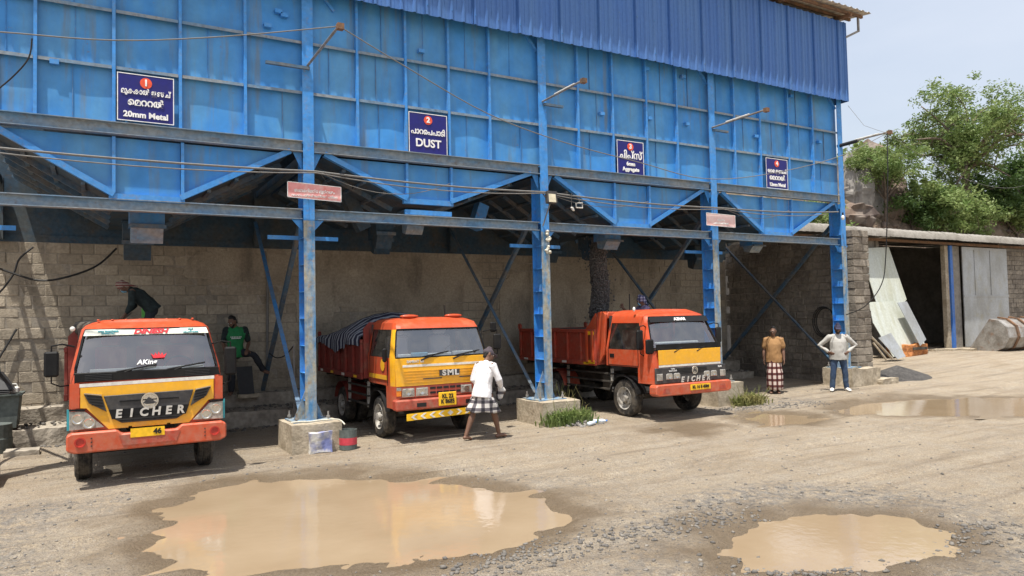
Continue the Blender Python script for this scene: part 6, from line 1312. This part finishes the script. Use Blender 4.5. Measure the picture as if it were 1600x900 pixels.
def person(label,loc,rz,J,look):
    """J: joints in own space, facing -y. look: clothing"""
    t=thing('person',label,'person',loc,R(rz)); B=MB(); J={k:V3(v) for k,v in J.items()}
    up=(J['head']-J['neck']).normalized(); fw=V3(look.get('face',(0,-1,0))); fw=(fw-up*fw.dot(up)).normalized(); rt=up.cross(fw)
    H=J['head']; sv=(J['shl']-J['shr']).normalized()
    # torso, neck, head
    limb(B,[J['pelvis']-V3((0,0,.02)),J['pelvis'],J['waist'],J['chest'],J['chest'].lerp(J['neck'],.62),J['neck']],[(.13,.10),(.155,.115),(.135,.10),(.165,.115),(.14,.085),(.06,.055)],16,sv)
    limb(B,[J['neck']-up*.03,J['neck']+up*.04,H-up*.06],[.058,.054,.055],12,rt)
    limb(B,[H-up*.10+fw*.035,H-up*.055+fw*.022,H,H+up*.05-fw*.01,H+up*.09-fw*.012],[(.040,.042),(.060,.078),(.072,.094),(.072,.092),(.052,.066)],16,rt)
    limb(B,[H+fw*.088+up*.025,H+fw*.108-up*.012,H+fw*.104-up*.026],[.010,.014,.016],8,rt)             # nose
    limb(B,[H+fw*.086+up*.038-rt*.045,H+fw*.096+up*.035,H+fw*.086+up*.038+rt*.045],[.010,.010,.010],8,up)   # brow
    limb(B,[H+fw*.088-up*.055-rt*.02,H+fw*.096-up*.055,H+fw*.088-up*.055+rt*.02],[.009,.010,.009],8,up)     # lips
    for s in (-1,1): limb(B,[H+rt*.074*s-up*.025-fw*.004,H+rt*.080*s+up*.02-fw*.012],[(.010,.018),(.010,.020)],8,rt)
    for s,k in ((1,'l'),(-1,'r')):
        sh,elb,wr=J['sh'+k],J['el'+k],J['wr'+k]
        limb(B,[sh,sh.lerp(elb,.4),elb,elb.lerp(wr,.3),wr],[.058,.050,.041,.042,.028],12)
        hd=V3(look.get('hd'+k,(wr-elb))); hn=V3(look.get('hn'+k,(-s,0,0))); hand.side=1 if k=='r' else -1; hand(B,wr,hd,hn,look.get('curl'+k,.5),1.0,look.get('grip'+k,False))
        hp,kn,an,to=J['hip'+k],J['kn'+k],J['an'+k],J['to'+k]
        limb(B,[hp,hp.lerp(kn,.45),kn,kn.lerp(an,.28),kn.lerp(an,.75),an],[.088,.074,.056,.057,.040,.037],14)
        he=an+(an-to).normalized()*.05; he.z=an.z-.045 if not look.get('freefoot'+k) else (an+(to-an).normalized()*-.05).z-.03
        limb(B,[he,an.lerp(to,.35)+V3((0,0,-.015)),an.lerp(to,.75),to],[(.034,.032),(.040,.034),(.046,.024),(.036,.017)],12,sv)
    body=fuse(B,'body','skin',t,.0085,3)
    e=MB()
    for s in (-1,1): e.ell(tuple(H+fw*.083+rt*.032*s+up*.016),(.013,.013,.010),8,6)
    e.build('eyes','eye_white',t,local=True,smooth=True)
    if look.get('hair'):
        h=MB(); limb(h,[H+up*.012-fw*.045,H+up*.05-fw*.022,H+up*.10-fw*.012],[(.078,.062),(.081,.088),(.055,.066)],14,rt); limb(h,[H-up*.05-fw*.06,H+up*.02-fw*.055],[(.055,.032),(.07,.045)],12,rt); fuse(h,'hair',look['hair'],t,.009,2,.004,60)
    if look.get('beard'):
        h=MB(); limb(h,[H-up*.045+fw*.06-rt*.06,H-up*.095+fw*.075,H-up*.045+fw*.06+rt*.06],[.02,.03,.02],10,up); fuse(h,'beard','hair_black',t,.008,2)
    if look.get('cap'):
        h=MB(); limb(h,[H+up*.035-fw*.012,H+up*.07-fw*.012,H+up*.115-fw*.014],[(.086,.105),(.085,.103),(.05,.062)],16,rt); limb(h,[H+up*.045+fw*.06,H+up*.04+fw*.13,H+up*.028+fw*.165],[(.075,.012),(.072,.010),(.05,.008)],12,rt); fuse(h,'cap',look['cap'],t,.008,2)
    if look.get('scarf'):
        h=MB(); limb(h,[H-up*.03-fw*.05,H+up*.03-fw*.02,H+up*.085-fw*.01,H+up*.11-fw*.01],[(.085,.07),(.092,.108),(.086,.10),(.05,.06)],14,rt); limb(h,[H-up*.02-fw*.07,H-up*.12-fw*.08,H-up*.22-fw*.10],[(.05,.03),(.055,.025),(.045,.018)],10,rt); fuse(h,'head_scarf',look['scarf'],t,.009,2,.006,30)
    if look.get('mask'):
        h=MB(); limb(h,[H-up*.085+fw*.07,H-up*.045+fw*.095,H-up*.01+fw*.098],[(.045,.02),(.062,.022),(.055,.016)],12,rt); fuse(h,'face_mask','mask_blue',t,.008,2)
    # shirt
    sl=look.get('sleeve',.55); m=MB(); lo=look.get('hem',.0); pv=J['pelvis']; wa=J['waist']; dn=(pv-wa).normalized()
    g=look.get('loose',0.0)
    limb(m,[pv+dn*(lo+.07),pv+dn*.0,wa,J['chest'],J['chest'].lerp(J['neck'],.6),J['neck']-(J['neck']-J['chest'])*.06],[(.192+g,.152+g),(.184+g,.146+g),(.160+g*1.3,.128+g*1.3),(.186+g*.5,.138+g*.5),(.168,.110),(.072,.066)],18,sv,True)
    for k in 'lr':
        sh,elb,wr=J['sh'+k],J['el'+k],J['wr'+k]
        if sl<=1: limb(m,[J['chest'].lerp(J['neck'],.75).lerp(sh,.6),sh,sh.lerp(elb,sl)],[.072,.076,.066+g*.6],12)
        else: limb(m,[J['chest'].lerp(J['neck'],.75).lerp(sh,.6),sh,elb,elb.lerp(wr,sl-1)],[.072,.074,.058+g*.4,.044],12)
    so_=fuse(m,'shirt',look['shirt'],t,.0105,3,.011,9)
    for s_ in look.get('extra',[]): s_(t,J)
    # below the waist
    if look.get('trousers'):
        m=MB(); limb(m,[wa.lerp(pv,.6),pv,pv-V3((0,0,.05))],[(.150,.118),(.165,.128),(.15,.12)],16,sv)
        for k in 'lr': hp,kn,an=J['hip'+k],J['kn'+k],J['an'+k]; limb(m,[hp,hp.lerp(kn,.45),kn,kn.lerp(an,.4),kn.lerp(an,.93)],[.100,.090,.073,.070,.066],14)
        fuse(m,'trousers',look['trousers'],t,.0105,3,.010,10)
    if look.get('shoes'):
        for k in 'lr':
            m=MB(); an,to=J['an'+k],J['to'+k]; he=an+(an-to).normalized()*.05; he.z=an.z-.04
            limb(m,[he,an.lerp(to,.35)+V3((0,0,-.01)),an.lerp(to,.8),to],[(.042,.040),(.048,.044),(.052,.033),(.042,.024)],12,sv); fuse(m,'shoe',look['shoes'],t,.008,2)
    if look.get('lungi'):
        z0=look['lungi_z']; m=MB(); ka=(J['anl']+J['anr'])/2; N=28; rows=12; vs=[];fs=[]; top=wa.lerp(pv,.45)
        for j in range(rows+1):
            v=j/rows; z=top.z+(z0-top.z)*v
            def lp(k):
                hp,kn,an=J['hip'+k],J['kn'+k],J['an'+k]
                if z>kn.z: u=(hp.z-z)/max(1e-3,hp.z-kn.z); return hp.lerp(kn,max(0,min(1,u)))
                u=(kn.z-z)/max(1e-3,kn.z-an.z); return kn.lerp(an,max(0,min(1,u)))
            a,b=lp('l'),lp('r'); c=(a+b)/2; c=top.lerp(V3((c.x,c.y,z)),min(1,v*2.2)); c.z=z; hw=((a-b).length/2)*min(1,v*2)+.0
            dl=V3((a.x-b.x,a.y-b.y,0)); dl=sv.lerp(dl.normalized() if dl.length>.05 else sv,min(1,v*1.2)).normalized(); pr=V3((-dl.y,dl.x,0))
            ax=max(.168,hw+.10)+look.get('flare',.0)*v; ay=.135+.03*v+look.get('flare',0)*v
            for i in range(N):
                an_=6.2832*i/N; f=1+look.get('fold',.05)*v*math.sin(an_*7+1.3)+.03*math.sin(an_*3+v*4)
                vs.append(c+dl*ax*f*math.cos(an_)+pr*ay*f*math.sin(an_)+V3((0,0,look.get('slant',0)*v*math.cos(an_)+.012*math.sin(an_*5))))
        for j in range(rows):
            for i in range(N): fs.append((j*N+i,j*N+(i+1)%N,(j+1)*N+(i+1)%N,(j+1)*N+i))
        # inner face so the hem has thickness
        o=len(vs); vs+=[v_.lerp(V3((0,0,0))+sum((vs[(q//N)*N+i_] for i_ in range(N)),V3())/N,.05) for q,v_ in enumerate(list(vs))]
        fs+=[tuple(x+o for x in f[::-1]) for f in list(fs)]+[(rows*N+i,rows*N+(i+1)%N,o+rows*N+(i+1)%N,o+rows*N+i) for i in range(N)]
        m.add(vs,fs); me=m.mesh('lungi',look['lungi'],True); link('lungi',me,t)
    return t
STAND=dict(head=(0,-.02,1.60),neck=(0,.01,1.455),chest=(0,.0,1.27),waist=(0,.0,1.06),pelvis=(0,.01,.94),shl=(.185,.01,1.405),shr=(-.185,.01,1.405),ell=(.235,.03,1.12),elr=(-.235,.03,1.12),wrl=(.245,-.04,.88),wrr=(-.245,-.04,.88),
  hipl=(.09,.01,.92),hipr=(-.09,.01,.92),knl=(.10,-.01,.50),knr=(-.10,-.01,.50),anl=(.10,.03,.085),anr=(-.10,.03,.085),tol=(.125,-.13,.025),tor=(-.125,-.13,.025))
def J_(**kw): d=dict(STAND); d.update(kw); return d
# walking man: white shirt, folded check cloth, cap; back to us, heading right
bundle=lambda t,J: fuse((lambda m:(limb(m,[(-.10,-.24,.98),(-.13,-.29,.86),(-.10,-.26,.72)],[(.07,.05),(.10,.07),(.06,.05)],12),m)[1])(MB()),'gathered_cloth','lungi_check',t,.011,2,.012,16)
person('walking man in a white shirt, checked cloth and cap before the second truck',(2.86,-1.0,0),104,
  J_(head=(0.02,-.13,1.50),neck=(0,-.05,1.37),chest=(0,-.02,1.20),waist=(0,.03,.99),pelvis=(0,.05,.87),shl=(.19,-.03,1.32),shr=(-.19,-.05,1.32),ell=(.24,.05,1.05),elr=(-.25,-.12,1.07),wrl=(.19,-.14,.88),wrr=(-.14,-.30,.90),
     hipl=(.09,.05,.86),hipr=(-.09,.03,.86),knl=(.10,.20,.47),knr=(-.10,-.13,.47),anl=(.11,.36,.11),anr=(-.10,-.24,.09),tol=(.12,.24,.02),tor=(-.12,-.40,.025)),
  dict(face=(-.35,-1,-.18),hair='hair_black',cap='cap_dark',shirt='shirt_white',sleeve=1.72,loose=.012,hem=.05,lungi='lungi_check',lungi_z=.50,flare=.035,fold=.06,slant=.02,extra=[bundle],curlr=.9,curll=.8,hnl=(0,-.3,-1),hnr=(.5,0,-1)))
gx,gy=onZ(1211,612,.10)[:2]
person('man in a brown shirt and maroon checked cloth standing before the stone wall',(gx,gy,gz(gx,gy)),-48,J_(anl=(.07,.03,.085),anr=(-.07,.03,.085),knl=(.08,-.01,.50),knr=(-.08,-.01,.50),tol=(.10,-.13,.025),tor=(-.10,-.13,.025)),
  dict(face=(-.15,-1,.05),hair='hair_black',shirt='shirt_brown',sleeve=.62,loose=.02,hem=.06,lungi='lungi_maroon',lungi_z=.10,flare=.035,fold=.05))
gx,gy=onZ(1312,603,.13)[:2]; gx,gy=15.0,-.62
p6=onY(1312,603,-.62); gx=p6.x
person('man in a pale grey shirt, jeans and dark cap with hands on hips',(gx,-.62,gz(gx,-.62)),-42,
  J_(ell=(.43,.10,1.17),elr=(-.43,.10,1.17),wrl=(.215,-.03,1.0),wrr=(-.215,-.03,1.0),anl=(.17,.03,.085),anr=(-.17,.03,.085),tol=(.22,-.12,.03),tor=(-.22,-.12,.03),knl=(.14,-.01,.50),knr=(-.14,-.01,.50)),
  dict(face=(-.1,-1,0),hair='hair_black',beard=True,cap='cap_navy',shirt='shirt_grey',sleeve=1.8,loose=.03,hem=.05,trousers='jeans',shoes='shoe_white',hdl=(-.5,-.7,-.3),hdr=(.5,-.7,-.3),hnl=(-1,.2,0),hnr=(1,.2,0)))
# man in the green jersey leaning at the wall, one foot on the brace
a=onY(367,612,4.15); jersey=lambda t,J:(text('KERALA',.07,'text_white',t,(0,-.165,1.25),bold=.001),text('POLICE',.03,'text_white',t,(0,-.163,1.19)))
def arms_dark(t,J):
    for k in 'lr': m=MB(); limb(m,[J['sh'+k],J['sh'+k].lerp(J['el'+k],.75)],[.080,.066],12); fuse(m,'sleeve','shirt_dark',t,.011,2)
def front_print(t,J):
    for z,w_ in ((1.255,.20),(1.225,.16)):
        m=MB(); 
        for k in range(7): x=-w_/2+k*w_/6; m.box(x-.010,x+.010,-.168,-.160,z-.010,z+.010)
        m.build('jersey_print','text_white',t,local=True)
person('man in a green and black jersey with one foot on the brace',(a.x,4.02,.62),-6,
  J_(head=(-.06,-.03,1.58),knl=(.36,-.20,.86),anl=(.56,.02,.52),tol=(.68,-.04,.44),knr=(-.08,-.02,.48),anr=(-.09,.02,.085),tor=(-.13,-.14,.02),hipl=(.10,0,.92),ell=(.27,.02,1.12),wrl=(.22,-.19,.98),elr=(-.25,.04,1.12),wrr=(-.20,-.12,.93)),
  dict(face=(-.75,-.7,0),hair='hair_black',beard=True,shirt='shirt_green',sleeve=.5,hem=.05,trousers='trouser_dark',extra=[arms_dark,front_print],freefootl=True,hnl=(0,-.2,-1),curlr=.6))
# man bending over the load of the first truck
c=onY(236,482,1.0); bx=c.x; PB=onY(232,482,2.6)
flash=lambda t,J: MB().box(.05,.07,-.10,.02,.62,.80).build('green_flash','flash_green',t,local=True)
person('man in dark clothes and checked head cloth bending over the first truck load',(PB.x-.02,2.6,PB.z-.80*.92),-96,
  J_(pelvis=(0,.08,.80),waist=(0,.0,.91),chest=(0,-.17,1.07),neck=(0,-.31,1.19),head=(0,-.43,1.245),shl=(.18,-.26,1.14),shr=(-.18,-.26,1.14),ell=(.20,-.28,.86),elr=(-.20,-.26,.86),wrl=(.12,-.42,.64),wrr=(-.10,-.46,.62),hipl=(.09,.08,.79),hipr=(-.09,.08,.79),knl=(.11,.0,.40),knr=(-.11,-.04,.40),anl=(.11,.08,.085),anr=(-.11,.04,.085),tol=(.12,-.08,.03),tor=(-.12,-.12,.03)),
  dict(face=(.0,-.8,-.8),scarf='scarf_check',mask=True,shirt='shirt_dark',sleeve=1.6,loose=.015,trousers='trouser_dark',shoes='hair_black',extra=[flash],gripl=True,gripr=True,curll=1,curlr=1)).scale=(.92,.92,.92)
c=onY(200,497,1.0); bx=PB.x; t_=thing('shovel','shovel held by the bending man on the first truck','shovel',(bx-.6,2.6,1.9)); MB().tube([(bx-.28,2.6,2.42),(bx-.72,2.58,2.0)],.016,8).build('handle','bark',t_); MB().add([(bx-.70,2.47,2.01),(bx-.70,2.70,2.01),(bx-.96,2.68,1.88),(bx-.96,2.49,1.88)],[(0,1,2,3)]).build('blade','chassis',t_)
# worker behind the third cab, holding a stick upright
c=onY(1005,470,.75); zc=c.z
person('worker in a mauve top and blue head cloth behind the third cab',(c.x+.04,.80,zc-1.60+.02),-98,
  J_(head=(0,-.05,1.58),elr=(-.18,-.24,1.20),wrr=(-.16,-.46,1.42),ell=(.18,-.24,1.18),wrl=(.10,-.44,1.16)),
  dict(face=(-.2,-1,-.1),scarf='scarf_blue',mask=True,shirt='shirt_purple',sleeve=.9,loose=.02,trousers='trouser_dark',gripr=True,curlr=1,hdr=(0,-.5,1),gripl=True,curll=1))
q=onY(983,462,.75); wire('stick',[(q.x,.74,zc-.55),(q.x,.74,q.z+.04)],.014,'cable_black','dark stick held upright by the worker behind the third cab')
bpy.data.scenes.remove(TMP)
